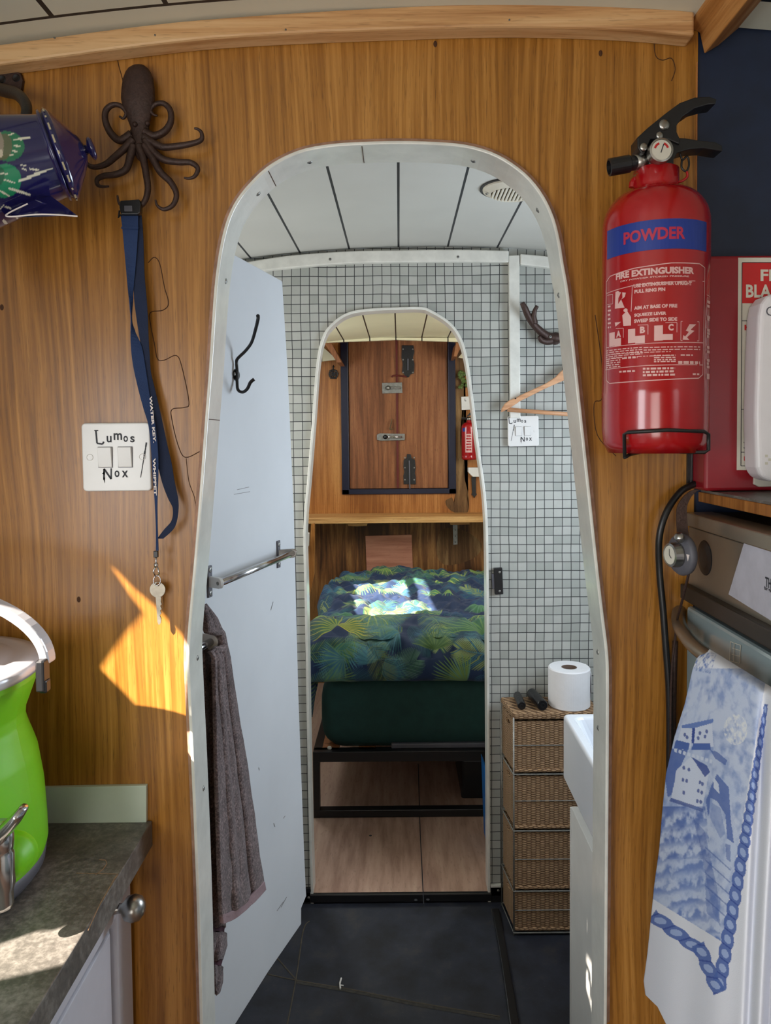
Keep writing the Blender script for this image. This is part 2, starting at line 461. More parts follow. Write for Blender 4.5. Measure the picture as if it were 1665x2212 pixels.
# outlines of the two arched openings, measured at the front edge of the linings
L1 = [(432, 2212), (425, 1950), (415, 1690), (406, 1500), (403, 1420), (406, 1360), (413, 1280), (424, 1155), (436, 1000), (443, 905), (452, 790), (461, 650), (468, 580),
      (478, 520), (492, 470), (512, 430), (540, 395), (575, 362), (615, 338), (660, 321), (720, 311), (781, 307), (860, 305), (940, 307), (1005, 313)]
R1 = [(1060, 328), (1105, 352), (1145, 385), (1175, 425), (1196, 470), (1209, 520), (1217, 570), (1229, 640), (1244, 780), (1260, 930), (1276, 1080), (1293, 1240),
      (1306, 1350), (1313, 1410), (1315, 1480), (1314, 1700), (1312, 1950), (1310, 2212)]
def out1(Y=YB0 - .012):
    l = PS(L1, Y); r = PS(R1, Y)
    return [Vector((l[0].x, Y, .30))] + l + r + [Vector((r[-1].x, Y, .30))]
A1 = [Vector(p) for p in catmull(out1()[1:-1], 3)]; A1 = [Vector((A1[0].x, A1[0].y, .30))] + A1 + [Vector((A1[-1].x, A1[-1].y, .30))]
L2 = [(672, 1955), (665, 1700), (658, 1300), (655, 1148), (663, 1043), (673.6, 912), (681, 807), (687, 760), (693, 736), (702, 715), (718, 697), (739, 681), (765, 671), (807, 666), (854, 664)]
R2 = [(910, 663), (933, 671), (959, 686), (978, 702), (993, 723), (1004, 750), (1014, 797), (1022, 860), (1033, 951), (1046, 1043), (1052, 1109), (1055, 1200), (1057, 1500), (1059, 1955)]
def out2(Y=YM0 - .008):
    l = PS(L2, Y); r = PS(R2, Y)
    return [Vector((l[0].x, Y, ZBED))] + l + r + [Vector((r[-1].x, Y, ZBED))]
A2 = [Vector(p) for p in catmull(out2()[1:-1], 3)]; A2 = [Vector((A2[0].x, A2[0].y, .002))] + A2 + [Vector((A2[-1].x, A2[-1].y, .002))]
def arch_lining(name, A, y0, y1, th, edge_mat, mat):
    # inward offset of the outline
    n = len(A); ins = []
    for i, p in enumerate(A):
        a, b = A[max(i - 1, 0)], A[min(i + 1, n - 1)]
        t = (b - a); nn = Vector((t.z, 0, -t.x)).normalized()
        ins.append(p + nn * th)
    bm = NB(); rings = []
    for p, q in zip(A, ins):
        rings.append([bm.verts.new((p.x, y0, p.z)), bm.verts.new((q.x, y0, q.z)), bm.verts.new((q.x, y1, q.z)), bm.verts.new((p.x, y1, p.z))])
    for a, b in zip(rings, rings[1:]):
        for k in range(4): bm.faces.new([a[k], a[(k + 1) % 4], b[(k + 1) % 4], b[k]])
    bm.faces.new(rings[0]); bm.faces.new(rings[-1][::-1])
    o = structure(name, bm, mat, bevel=.0012)
    return o, ins
def hole(A, Y): return [Vector((p.x, Y, p.z)) for p in A]

# first bulkhead
def arc_pts(x0, x1, Y, dz, n=24, top=1.38 + .537): return [Vector((x0 + (x1 - x0) * i / n, Y, zc(x0 + (x1 - x0) * i / n, top) + dz)) for i in range(n + 1)]
XN = P(1503, 600, YB0).x   # right end of the varnished panel
bm = sheet([Vector((W0, YB0, 0)), Vector((XN, YB0, 0))] + arc_pts(W0, XN, YB0, 0)[::-1], [hole(A1, YB0)], (0, YB1 - YB0, 0))
wf = structure('wall_front', bm, M['ply'])
# veneer joints: fine dark lines in the panel
def fine_line(name, pts, Y, r, mat, parent, smooth=True):
    q = PS(pts, Y); q = catmull(q, 5) if smooth else q
    obj(name, tube(NB(), q, r, 5), mat, parent)
M['seam'] = plain('dark_veneer_joint', S(70, 40, 14), .8)
fine_line('veneer_joint', [(252, 112), (256, 140), (266, 180), (268, 230)], YB0, .0006, M['seam'], wf)
fine_line('veneer_joint', [(320, 568), (333, 556), (345, 570), (355, 620), (364, 655), (352, 670), (325, 675), (325, 700), (333, 740), (340, 775), (355, 778), (380, 768), (392, 790), (408, 868), (398, 880), (372, 884), (371, 905), (384, 960), (400, 988), (432, 975)], YB0, .0006, M['seam'], wf)
fine_line('veneer_joint', [(402, 990), (408, 1040), (420, 1075), (424, 1110)], YB0, .0005, M['seam'], wf)
fine_line('veneer_joint', [(1412, 75), (1415, 118), (1430, 130), (1450, 126), (1458, 150), (1450, 175)], YB0, .0006, M['seam'], wf)
fine_line('veneer_joint', [(1285, 680), (1300, 790), (1300, 860), (1283, 872), (1290, 940), (1330, 985)], YB0, .0006, M['seam'], wf)
fine_line('veneer_joint', [(1505, 135), (1503, 500), (1499, 1045)], YB0, .0012, M['bedply'], wf, False)
for a, b in ((4, 664), (154, 96), (1297, 115), (940, 95), (170, 1295)):
    p = P(a, b, YB0 - .0002); obj('knot_mark', lathe(NB(), p, (0, -1, 0), [(.0025, 0), (.0012, .0003)], 10, 1, 1.6), M['seam'], wf)

# navy panel beside it
bm = sheet([Vector((XN, YB0 + .004, 0)), Vector((W1, YB0 + .004, 0)), Vector((W1, YB0 + .004, 1.97)), Vector((XN, YB0 + .004, 1.97))], [], (0, .041, 0))
structure('wall_front_navy', bm, M['navy'])
# the bathroom face of the right part is the same bulkhead; lining of the first opening
lin1, ins1 = arch_lining('trim_1', A1, YB0 - .014, YB1 + .003, .0042, None, M['lining'])
def rim(name, A, y0, parent, mat, th=.0035, d=.006):
    n = len(A); bm = NB(); rg = []
    for i, p in enumerate(A):
        a, b = A[max(i - 1, 0)], A[min(i + 1, n - 1)]; t = b - a; nn = Vector((t.z, 0, -t.x)).normalized()
        q = p - nn * th
        rg.append([bm.verts.new((p.x, y0, p.z)), bm.verts.new((q.x, y0 + d * .3, q.z)), bm.verts.new((q.x, y0 + d, q.z)), bm.verts.new((p.x, y0 + d, p.z))])
    for a, b in zip(rg, rg[1:]):
        for k in range(4): bm.faces.new([a[k], a[(k + 1) % 4], b[(k + 1) % 4], b[k]])
    return obj(name, bm, mat, parent, label='bare pinkish outer edge of the lining')
rim('outer_edge', A1[1:-1], YB0 - .011, lin1, M['liningedge'], .0052, .012)
def screw(p, n, r, parent, name='screw'):
    n = Vector(n).normalized(); b = lathe(NB(), Vector(p), n, [(r, -.001), (r, .0004), (r * .7, .0011), (.0001, .0013)], 12)
    x, y, a = frame_of(n); Mx = Matrix((x, y, a)).transposed()
    o = obj(name, b, M['dullsteel'], parent, smooth=True)
    b2 = NB(); box(b2, Vector(p) + n * .0013, (r * 1.1, r * .22, .0003), Mx); box(b2, Vector(p) + n * .0013, (r * .22, r * 1.1, .0003), Mx)
    obj('cross_slot', b2, M['ink'], o)
    return o
ymid = (YB0 + YB1) / 2
def lin_screw(px, py, ins):
    best = None
    for a, b in zip(ins, ins[1:]):
        for k in range(11):
            q = a.lerp(b, k / 10); q = Vector((q.x, ymid, q.z)); v = CM.inverted() @ (q - EYE)
            sx, sy = 832.5 - SHX + F * v.x / -v.z, 1106 + SHY - F * v.y / -v.z
            d = (sx - px) ** 2 + (sy - py) ** 2
            if best is None or d < best[0]:
                t = (b - a); best = (d, q, Vector((t.z, 0, -t.x)).normalized())
    screw(best[1], best[2], .0036, lin1)
for s in ((547, 408), (668, 343), (1025, 339), (1163, 453), (1205, 638), (481, 606), (421, 1422), (432, 1700), (1295, 1408), (1295, 1572)): lin_screw(*s, ins1)
for (a, b, c, d) in ((781, 306, 781, 340), (575, 362, 592, 384), (443, 905, 468, 906)):
    p, q = P(a, b, YB0 - .0145), P(c, d, YB1 - .001); mid = (p + q) / 2
    n_ = Vector((mid.x - P(860, 900, 1).x * 0, 0, mid.z - 1.3)); k = min(range(len(ins1)), key=lambda i: (ins1[i] - Vector((p.x, ins1[i].y, p.z))).length)
    g = ins1[k]; tt = (ins1[k + 1] - ins1[k - 1]).normalized(); s_ = (Vector((p.x, 0, p.z)) - Vector((g.x, 0, g.z))).dot(tt); g = g + tt * s_
    nn = Vector((tt.z, 0, -tt.x)); Mx = Matrix((tt, Vector((0, 1, 0)), nn)).transposed()
    obj('joint', box(NB(), Vector((g.x, (YB0 + YB1) / 2 - .005, g.z)), (.0009, .055, .0012), Mx), M['seam'], lin1)

# ceilings
def ceiling(name, y0, y1, mat, top=1.38 + .537, x0=W0 - .02, x1=W1 + .02, n=40):
    bm = NB(); A = []
    for i in range(n + 1):
        x = x0 + (x1 - x0) * i / n; z = zc(x, top)
        A.append([bm.verts.new((x, y0, z)), bm.verts.new((x, y1, z)), bm.verts.new((x, y1, z + .03)), bm.verts.new((x, y0, z + .03))])
    for a, b in zip(A, A[1:]):
        for k in range(4): bm.faces.new([a[k], a[(k + 1) % 4], b[(k + 1) % 4], b[k]])
    bm.faces.new(A[0][::-1]); bm.faces.new(A[-1])
    return structure(name, bm, mat, smooth=False)
ceiling('ceiling', -1.4, YB0, M['ceil_galley'], 1.38 + .515)
ceiling('ceiling_bathroom', YB1, YM0, M['ceil_bath'])
ceiling('ceiling_bedroom', YM1, 3.74, M['ceil_bed'], 1.38 + .490)

# galley cornice: curved pale batten in front of the bulkhead, with a lighter board strip of ceiling above it
def cornice(name, bot, top, y0, y1, mat, parent=None):
    b = catmull(PS(bot, y0), 6); t = catmull(PS(top, y0), 6); bm = NB(); R_ = []
    for p, q in zip(b, t):
        R_.append([bm.verts.new(p), bm.verts.new(q), bm.verts.new(q + Vector((0, y1 - y0, 0))), bm.verts.new(p + Vector((0, y1 - y0, 0)))])
    for a, c in zip(R_, R_[1:]):
        for k in range(4): bm.faces.new([a[k], a[(k + 1) % 4], c[(k + 1) % 4], c[k]])
    bm.faces.new(R_[0]); bm.faces.new(R_[-1][::-1])
    return structure(name, bm, mat, parent, bevel=.003)
co = cornice('trim_2', [(-120, 155), (0, 139), (300, 99), (500, 79), (800, 65), (1100, 57), (1350, 64), (1500, 77)],
        [(-120, 112), (0, 95), (300, 55), (500, 36), (800, 17), (1100, 5), (1350, 12), (1500, 24)], YB0 - .028, YB0, M['pine'])
for a, b in ((118, 82), (335, 76), (617, 64), (1100, 43)): screw(P(a, b, YB0 - .028), (0, -1, 0), .0012, co, 'nail')
# timber running along the ceiling at the right
def beam():
    bm = NB(); x = XN
    sec = [Vector((x, YB0, 1.95)), Vector((x - .012, YB0 - .001, 1.95)), Vector((x - .012, YB0 - .001, 1.38 + .500)), Vector((x + .001, YB0 - .001, 1.38 + .494)), Vector((x + .007, YB0 - .001, 1.38 + .468)), Vector((x + .024, YB0 - .001, 1.38 + .478)), Vector((x + .05, YB0, 1.38 + .50)), Vector((x + .05, YB0, 1.95))]
    prism(bm, sec, (0, -1.5, 0)); return structure('trim_3', bm, M['pine_y'], bevel=.002)
beam()

# second bulkhead, mosaic tiled
bm = sheet([Vector((W0, YM0, 0)), Vector((W1, YM0, 0))] + arc_pts(W0, W1, YM0, 0)[::-1], [hole(A2, YM0)], (0, YM1 - YM0, 0))
structure('wall_middle', bm, M['mosaic'])
lin2, ins2 = arch_lining('trim_4', A2, YM0 - .010, YM1 + .003, .0075, None, M['lining'])
c2 = cornice('trim_5', [(470, 602), (560, 586), (640, 577), (760, 568), (864, 566), (990, 565), (1099, 566)],
        [(470, 577), (560, 561), (640, 550), (760, 542), (864, 540), (990, 539), (1099, 541)], YM0 - .022, YM0, M['lining'])
for a, b in ((713, 560), (989, 555)): screw(P(a, b, YM0 - .022), (0, -1, 0), .004, c2)
cornice('trim_6', [(1124, 571), (1190, 579), (1260, 590), (1360, 612)], [(1124, 548), (1190, 554), (1260, 563), (1360, 584)], YM0 - .022, YM0, M['lining'])
bm = NB(); a, b = P(1099, 552, YM0 - .020), P(1123, 900, YM0 - .020); prism(bm, PS([(1099, 552), (1122, 551), (1124, 903), (1102, 903)], YM0 - .020), (0, .020, 0))
o = structure('trim_7', bm, M['lining'], bevel=.0015)
# skirting strips at the foot of the second bulkhead
for nm, q in (('baseboard_right', [(1060, 1913), (1086, 1912), (1086, 1935), (1061, 1936)]), ('baseboard_left', [(655, 1929), (671, 1928), (672, 1950), (657, 1951)])):
    o = structure(nm, prism(NB(), PS(q, YM0 - .012), (0, .012, 0)), M['lining'], bevel=.001)
    screw(P(sum(p[0] for p in q) / 4 + 3, sum(p[1] for p in q) / 4, YM0 - .012), (0, -1, 0), .004, o)

# hull sides; the left one has made-up holes shaped to cast the sun patches
def back(p, X=W0): s = (p.x - X) / SUN.x; return p - SUN * s
patches = []
patches.append([P(a, b, YB0) for a, b in ((233, 1211), (262, 1232), (300, 1272), (345, 1310), (412, 1382), (452, 1425), (450, 1600), (412, 1577), (345, 1558), (330, 1560), (270, 1497), (218, 1445), (268, 1375), (312, 1325), (290, 1298), (248, 1236))])
# the sunlit bar on the worktop
patches.append([PZ(a, b, .884) for a, b in ((-90, 2062), (0, 2040), (85, 2010), (110, 2012), (150, 1998), (160, 2004), (210, 2012), (250, 2030), (160, 2080), (60, 2105), (0, 2118), (-90, 2140))])
strip = [PX(a, b, .385) for a, b in ((1263, 2055), (1296, 2115), (1298, 2250), (1260, 2225))]
patches.append(strip)
bedp = [PZ(a, b, .665) for a, b in ((772, 1265), (840, 1260), (885, 1262), (888, 1300), (906, 1300), (906, 1262), (968, 1264), (985, 1338), (880, 1345), (770, 1330))]
holes = [[back(p) for p in q] for q in patches]
bholes = [back(p) for p in bedp]
outer = [Vector((W0, -1.4, 0)), Vector((W0, YE + .1, 0)), Vector((W0, YE + .1, 2.1)), Vector((W0, -1.4, 2.1))]
HULL_DEBUG = [[tuple(round(c, 3) for c in p) for p in h] for h in holes + [bholes]]
bm = sheet(outer, holes + [bholes], (-.006, 0, 0))
structure('wall_left', bm, M['white'])
bm = sheet([Vector((W1, -1.4, 0)), Vector((W1, YE + .1, 0)), Vector((W1, YE + .1, 2.1)), Vector((W1, -1.4, 2.1))], [], (.04, 0, 0))
structure('wall_right', bm, M['white'])
structure('wall_rear', sheet([Vector((W0, -1.4, 0)), Vector((W1, -1.4, 0)), Vector((W1, -1.4, 2.1)), Vector((W0, -1.4, 2.1))], [], (0, -.04, 0)), M['ply'])

# floors
structure('floor', box2(NB(), (W0, -1.4, -.05), (W1, YB0, 0)), M['floorply'])
fb = structure('floor_bathroom', box2(NB(), (W0, YB0, -.05), (W1, YM0 - .002, 0)), M['slate'])
for pts in (((668, 1990), (655, 2010), (640, 2110), (618, 2225)), ((1062, 1965), (1080, 2050), (1096, 2140), (1110, 2225)), ((540, 2096), (640, 2118), (760, 2138), (900, 2166), (1080, 2196)), ((590, 2060), (642, 2120))):
    q = catmull([PZ(a, b, .0) for a, b in pts], 5); obj('grout_line', tube(NB(), q, .0020, 6), M['grout'], fb)
fbd = structure('floor_bedroom', box2(NB(), (W0, YM0 - .002, -.05), (W1, YE + .1, ZBED)), M['floorply'])
obj('board_joint', tube(NB(), [PZ(915, 1954, ZBED), PZ(907, 1790, ZBED), PZ(903, 1650, ZBED)], .0016, 5), M['ink'], fbd)
for a, b in ((898, 1944), (924, 1943), (800, 1805)): obj('nail_hole', lathe(NB(), PZ(a, b, ZBED), (0, 0, 1), [(.005, 0), (.003, .0006)], 10), M['ink'], fbd)
o = structure('trim_8', box2(NB(), (A2[0].x - .004, YM0 - .014, .004), (A2[-1].x + .004, YM0 - .002, ZBED + .001)), M['blackp'], bevel=.003)
kb = [PZ(1062, 1966, .004), PZ(1078, 1966, .004), PZ(1092, 2040, .004), PZ(1124, 2225, .004), PZ(1102, 2225, .004), PZ(1082, 2080, .004)]
structure('trim_19', prism(NB(), [Vector((p.x, p.y, 0)) for p in kb], (0, 0, .010)), M['blackp'], bevel=.003)
db = NB(); add_line(db, [(640, 2121), (760, 2141), (900, 2170), (1080, 2201)], 7, lambda a, b: PZ(a, b, .0006)); obj('dusty_joint', db, plain('dust', S(58, 56, 52), .9, var=.4, vs=80), fb)
structure('trim_9', box2(NB(), (W0, YM0 - .012, 0), (A2[0].x - .001, YM0, .045)), M['blackp'])
structure('trim_10', box2(NB(), (A2[-1].x + .001, YM0 - .012, 0), (W1, YM0, .045)), M['blackp'])

# bedroom end wall with hatch opening (the hatch doors stand in it)
hx0, hx1 = P(737, 900, YE).x, P(984, 900, YE).x; hz0 = P(860, 1067, YE).z; hz1 = P(860, 735, YE).z + .08
zs = P(860, 1122, YE).z
bm = sheet([Vector((W0, YE, zs)), Vector((W1, YE, zs)), Vector((W1, YE, 2.05)), Vector((W0, YE, 2.05))], [[Vector((hx0, YE, hz0)), Vector((hx1, YE, hz0)), Vector((hx1, YE, hz1)), Vector((hx0, YE, hz1))]], (0, .03, 0))
wb = structure('wall_back', bm, M['bedply'])
bm = sheet([Vector((W0, YE, 0)), Vector((W1, YE, 0)), Vector((W1, YE, zs)), Vector((W0, YE, zs))], [], (0, .03, 0))
wl = structure('wall_back_lower', bm, M['darkply'])
def blob(pts, Y, mat, parent, name='water_stain'):
    q = catmull(PS(pts, Y), 4, True); bm = NB(); bm.faces.new([bm.verts.new(p) for p in q]); bmesh.ops.triangulate(bm, faces=bm.faces); obj(name, bm, mat, parent)
M['stain'] = wood('water_stained_ply', S(84, 56, 26), S(116, 84, 48), S(150, 118, 76), rough=.7, big=1.5, fine=.5)
blob([(986, 770), (1003, 780), (1000, 860), (994, 950), (1000, 1020), (1012, 1070), (1010, 1106), (985, 1108), (968, 1098), (962, 1082), (975, 1074), (984, 1060)], YE - .001, M['stain'], wb)
blob([(950, 1150), (975, 1140), (1010, 1150), (1040, 1175), (1030, 1200), (1000, 1215), (960, 1220), (943, 1195)], YE - .001, M['stain'], wl)
o = bm = NB(); prism(bm, PS([(789, 1158), (889, 1155), (892, 1240), (792, 1240)], YE - .012), (0, .012, 0)); tag(obj('patch_board', bm, M['pinkply'], bevel=.001), 'pinkish square plywood board fixed to the bedroom wall behind the bed', 'board')

# edge of the bedroom ceiling and the raised hatch well beyond it
bm = NB(); prism(bm, PS([(600, 741), (700, 740), (856, 734), (1005, 739), (1100, 741), (1100, 730), (600, 728)], 3.72), (0, .02, 0)); structure('trim_11', bm, M['ceil_bed'])
structure('wall_hatch_well', sheet(arc_pts(W0, W1, 3.742, .002, 24, 1.38 + .490) + [Vector((W1, 3.742, 2.03)), Vector((W0, 3.742, 2.03))], [], (0, .018, 0)), M['bedply'])
structure('ceiling_hatch_well', box2(NB(), (W0, 3.74, 2.0), (W1, YE + .06, 2.03)), M['bedply'])
for nm, q in (('trim_12', [(700, 741), (716, 742), (738, 783), (728, 783)]), ('trim_13', [(1001, 739), (985, 741), (980, 770), (986, 770)])):
    structure(nm, prism(NB(), PS(q, 3.76), (0, .22, 0)), M['hatchwood'])
o = structure('trim_14', prism(NB(), PS([(690, 752), (698, 750), (728, 777), (690, 781)], 3.9), (0, .02, 0)), M['ceil_bed'])
o = structure('trim_15', prism(NB(), PS([(1002, 758), (990, 772), (1006, 775)], 3.9), (0, .02, 0)), M['ceil_bed'])
# left partition post seen past the second opening
structure('trim_16', prism(NB(), PS([(672, 1132), (679, 1131), (679, 1240), (666, 1300), (660, 1300)], 3.4), (0, .02, 0)), M['bedply'])
# ================================================================== GALLEY THINGS
# ---- cast iron octopus hook
Zc = lambda a, b: (a / 3.469, 100 + b / 3.469)          # measured on an enlarged crop
oc = P(300, 300, YB0)
t = thing('octopus_hook', 'brown cast iron octopus wall hook with eight curling arms above the blue strap', 'hook', oc)
Yo = YB0 - .016
def blobmesh(rows, Y, depth, n=14):
    """rows: (centre px, centre py, half width px); rounded body"""
    bm = NB(); rings = []
    for cx, cy, hw in rows:
        c = P(cx, cy, Y); r = (P(cx + hw, cy, Y) - c).length
        rings.append([bm.verts.new(c + Vector((cos(2 * pi * k / n) * r, sin(2 * pi * k / n) * r * depth, 0))) for k in range(n)])
    for A, B in zip(rings, rings[1:]):
        for k in range(n): bm.faces.new([A[k], A[(k + 1) % n], B[(k + 1) % n], B[k]])
    bm.faces.new(rings[0]); bm.faces.new(rings[-1]); return bm
prof = [(299, 139, 3), (299, 141, 12), (298, 147, 21), (298, 157, 28), (298, 170, 33), (298, 190, 36), (298, 212, 37), (299, 230, 34), (300, 248, 28), (301, 265, 23), (302, 275, 20), (303, 288, 19), (304, 300, 20), (305, 312, 21), (306, 324, 19), (307, 336, 15), (308, 345, 10), (308, 350, 4)]
o = obj('body', blobmesh(prof, Yo, .42), M['castiron'], t, smooth=True)
for e in ((291, 268), (318, 266)):
    obj('eye', lathe(NB(), P(*e, Yo - .006), (0, -1, 0), [(.0032, -.002), (.003, .0005), (.0018, .0016), (0, .002)], 12), M['castiron'], o, smooth=True)
arms = [
 [(985, 660), (900, 705), (830, 650), (790, 560), (795, 480), (850, 438), (910, 450), (945, 500), (925, 540), (895, 525)],
 [(1080, 640), (1150, 672), (1230, 640), (1278, 570), (1275, 480), (1225, 428), (1165, 435), (1130, 475), (1150, 512), (1180, 520)],
 [(1000, 700), (940, 760), (860, 830), (790, 885), (705, 905), (650, 880), (612, 820), (592, 745)],
 [(1000, 740), (975, 830), (945, 920), (870, 960), (775, 972), (728, 1000), (735, 1042), (775, 1052), (815, 1050)],
 [(1040, 740), (1075, 850), (1095, 960), (1108, 1070), (1085, 1160), (1030, 1210), (950, 1215), (895, 1180), (880, 1118)],
 [(1080, 740), (1150, 850), (1200, 940), (1280, 1020), (1322, 1110), (1295, 1190), (1230, 1222), (1180, 1195), (1165, 1150)],
 [(1090, 700), (1150, 790), (1230, 850), (1340, 868), (1430, 872), (1482, 915), (1462, 970), (1420, 990), (1378, 985)],
 [(1080, 680), (1140, 720), (1220, 755), (1330, 748), (1440, 728), (1508, 700), (1510, 650), (1485, 622), (1455, 615)]]
for i, a in enumerate(arms):
    pts = [P(*Zc(x, y), Yo - (.003 + .006 * (k / len(a)) if i > 1 else .001)) for k, (x, y) in enumerate(a)]
    obj('arm', tube(NB(), catmull(pts, 7), [.0056, .0046, .0042, .0038, .0032, .0026, .0018, .0012], 10), M['castiron'], t, smooth=True)
obj('back_plate', lathe(NB(), P(304, 300, YB0), (0, -1, 0), [(.012, 0), (.012, .010), (.009, .014)], 16), M['castiron'], t)

# ---- lanyard hanging from the octopus
Yl = YB0 - .019
t = thing('lanyard', 'navy blue webbing key strap with white lettering hanging from the octopus', 'lanyard', P(280, 440, Yl))
b = NB(); q = PS([(259, 433), (300, 430), (304, 440), (303, 458), (298, 463), (261, 463), (257, 448)], Yl - .010); prism(b, q, (0, .008, 0))
o = obj('buckle', b, M['blackp'], t, bevel=.0012)
obj('release_tab', prism(NB(), PS([(268, 444), (285, 444), (286, 456), (268, 456)], Yl - .0115), (0, .002, 0)), M['greyrubber'], o, bevel=.0003)
obj('clip_jaw', tube(NB(), PS([(262, 463), (256, 470), (258, 455)], Yl - .006), .0012, 6), M['blackp'], o)
def ribbon(name, L, R_, mat, parent, th=.0010):
    L = catmull(L, 6); R_ = catmull(R_, 6); bm = NB(); rg = []
    for a, c in zip(L, R_):
        d = (c - a); n = Vector((0, 1, 0)) if abs(d.normalized().y) < .8 else Vector((1, 0, 0))
        rg.append([bm.verts.new(p) for p in (a, c, c + n * th, a + n * th)])
    for a, c in zip(rg, rg[1:]):
        for k in range(4): bm.faces.new([a[k], a[(k + 1) % 4], c[(k + 1) % 4], c[k]])
    bm.faces.new(rg[0]); bm.faces.new(rg[-1][::-1]); return obj(name, bm, mat, parent, smooth=False)
Zs = lambda a, b: (240 + a / 3.07, 460 + b / 3.07)
def rib(name, rows, mat, parent, Ya, Yb=None, th=.001):
    n = len(rows)
    L = [P(*Zs(a, y), (Ya if not isinstance(Ya, list) else np.interp(i / (n - 1), np.linspace(0, 1, len(Ya)), Ya))) for i, (a, c, y) in enumerate(rows)]
    Yb = Yb if Yb is not None else Ya
    R_ = [P(*Zs(c, y), (Yb if not isinstance(Yb, list) else np.interp(i / (n - 1), np.linspace(0, 1, len(Yb)), Yb))) for i, (a, c, y) in enumerate(rows)]
    return ribbon(name, L, R_, mat, parent, th)
y0_ = Yl
# front strand turns over twice before the lettering
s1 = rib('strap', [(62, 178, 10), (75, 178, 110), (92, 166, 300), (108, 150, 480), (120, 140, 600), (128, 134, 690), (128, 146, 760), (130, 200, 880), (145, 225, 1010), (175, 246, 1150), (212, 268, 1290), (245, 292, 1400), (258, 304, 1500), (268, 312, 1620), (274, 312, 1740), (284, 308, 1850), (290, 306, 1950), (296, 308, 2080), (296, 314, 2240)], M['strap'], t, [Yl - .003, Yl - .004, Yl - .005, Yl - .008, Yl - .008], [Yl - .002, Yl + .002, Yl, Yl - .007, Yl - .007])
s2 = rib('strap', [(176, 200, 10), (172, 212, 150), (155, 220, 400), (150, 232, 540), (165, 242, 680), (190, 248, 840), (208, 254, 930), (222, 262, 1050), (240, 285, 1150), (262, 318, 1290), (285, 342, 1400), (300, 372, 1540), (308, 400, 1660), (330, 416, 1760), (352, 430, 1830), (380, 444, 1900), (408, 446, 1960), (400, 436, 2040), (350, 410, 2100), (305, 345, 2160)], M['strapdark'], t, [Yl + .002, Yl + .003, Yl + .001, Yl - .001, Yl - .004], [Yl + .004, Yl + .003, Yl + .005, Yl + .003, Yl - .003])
rib('fold_stitching', [(66, 180, 92), (68, 180, 106)], M['strap'], s1, Yl - .0045, Yl - .0035)
bm = NB()
c = P(*Zs(275, 1370), Yl - .0086); dn = (P(*Zs(284, 1500), Yl - .0086) - P(*Zs(262, 1260), Yl - .0086)).normalized()
add_text(bm, 'WATER KEY.', 0, 0, .0575, .0034, flat(c, dn, Vector((dn.z, 0, -dn.x)) * -1 if False else Vector((-dn.z, 0, dn.x))), bold=.04)
c = P(*Zs(289, 1750), Yl - .0092); dn = (P(*Zs(292, 1860), Yl - .009) - P(*Zs(284, 1640), Yl - .009)).normalized()
add_text(bm, 'WHIPPET', 0, 0, .046, .0034, flat(c, dn, Vector((-dn.z, 0, dn.x))), bold=.04)
obj('lettering', bm, M['inkwhite'], s1)
obj('crimp', box(NB(), P(337, 1197, Yl - .006), (.0055, .004, .008)), M['blackp'], t, bevel=.0006)
bm = tube(NB(), [P(337, 1202, Yl - .006), P(337, 1222, Yl - .006)], .0011, 8); lathe(bm, P(337, 1216, Yl - .006), (0, 0, -1), [(.0024, 0), (.0028, .003), (.0018, .006)], 12)
tube(bm, [P(337, 1222, Yl - .006), P(331, 1234, Yl - .006), P(336, 1246, Yl - .006), P(344, 1240, Yl - .006), P(341, 1226, Yl - .006)], .0010, 8)
obj('swivel_clip', bm, M['chrome'], t, smooth=True)

# ---- key
Yk = YB0 - .013
t = thing('key', 'small worn metal key hanging at the bottom of the navy strap', 'key', P(341, 1300, Yk))
bow = P(340, 1274, Yk); outer_ = [bow + Vector((cos(2 * pi * k / 28) * .0100, 0, sin(2 * pi * k / 28) * .0100)) for k in range(28)]
hc = P(341, 1262, Yk); hole_ = [hc + Vector((cos(2 * pi * k / 12) * .0022, 0, sin(2 * pi * k / 12) * .0022)) for k in range(12)]
obj('bow', sheet(outer_, [hole_], (0, .0022, 0)), M['nickel'], t, bevel=.0003)
bl = [(336, 1290), (348, 1290), (347, 1300), (349, 1305), (346, 1309), (349, 1315), (346, 1319), (348, 1325), (345, 1330), (348, 1337), (347, 1346), (343, 1350), (340, 1344), (337, 1300)]
obj('blade', prism(NB(), PS(bl, Yk), (0, .0020, 0)), M['nickel'], t)
ring = [P(339, 1254, Yk) + Vector((cos(a) * .0045, sin(a) * .001, sin(a) * .006)) for a in np.linspace(0, 2 * pi, 20, endpoint=False)]
obj('split_ring', tube(NB(), ring, .0007, 6, True), M['chrome'], t, smooth=True)

M['gapshade'] = plain('switch_gap_shade', S(128, 128, 136), .6)
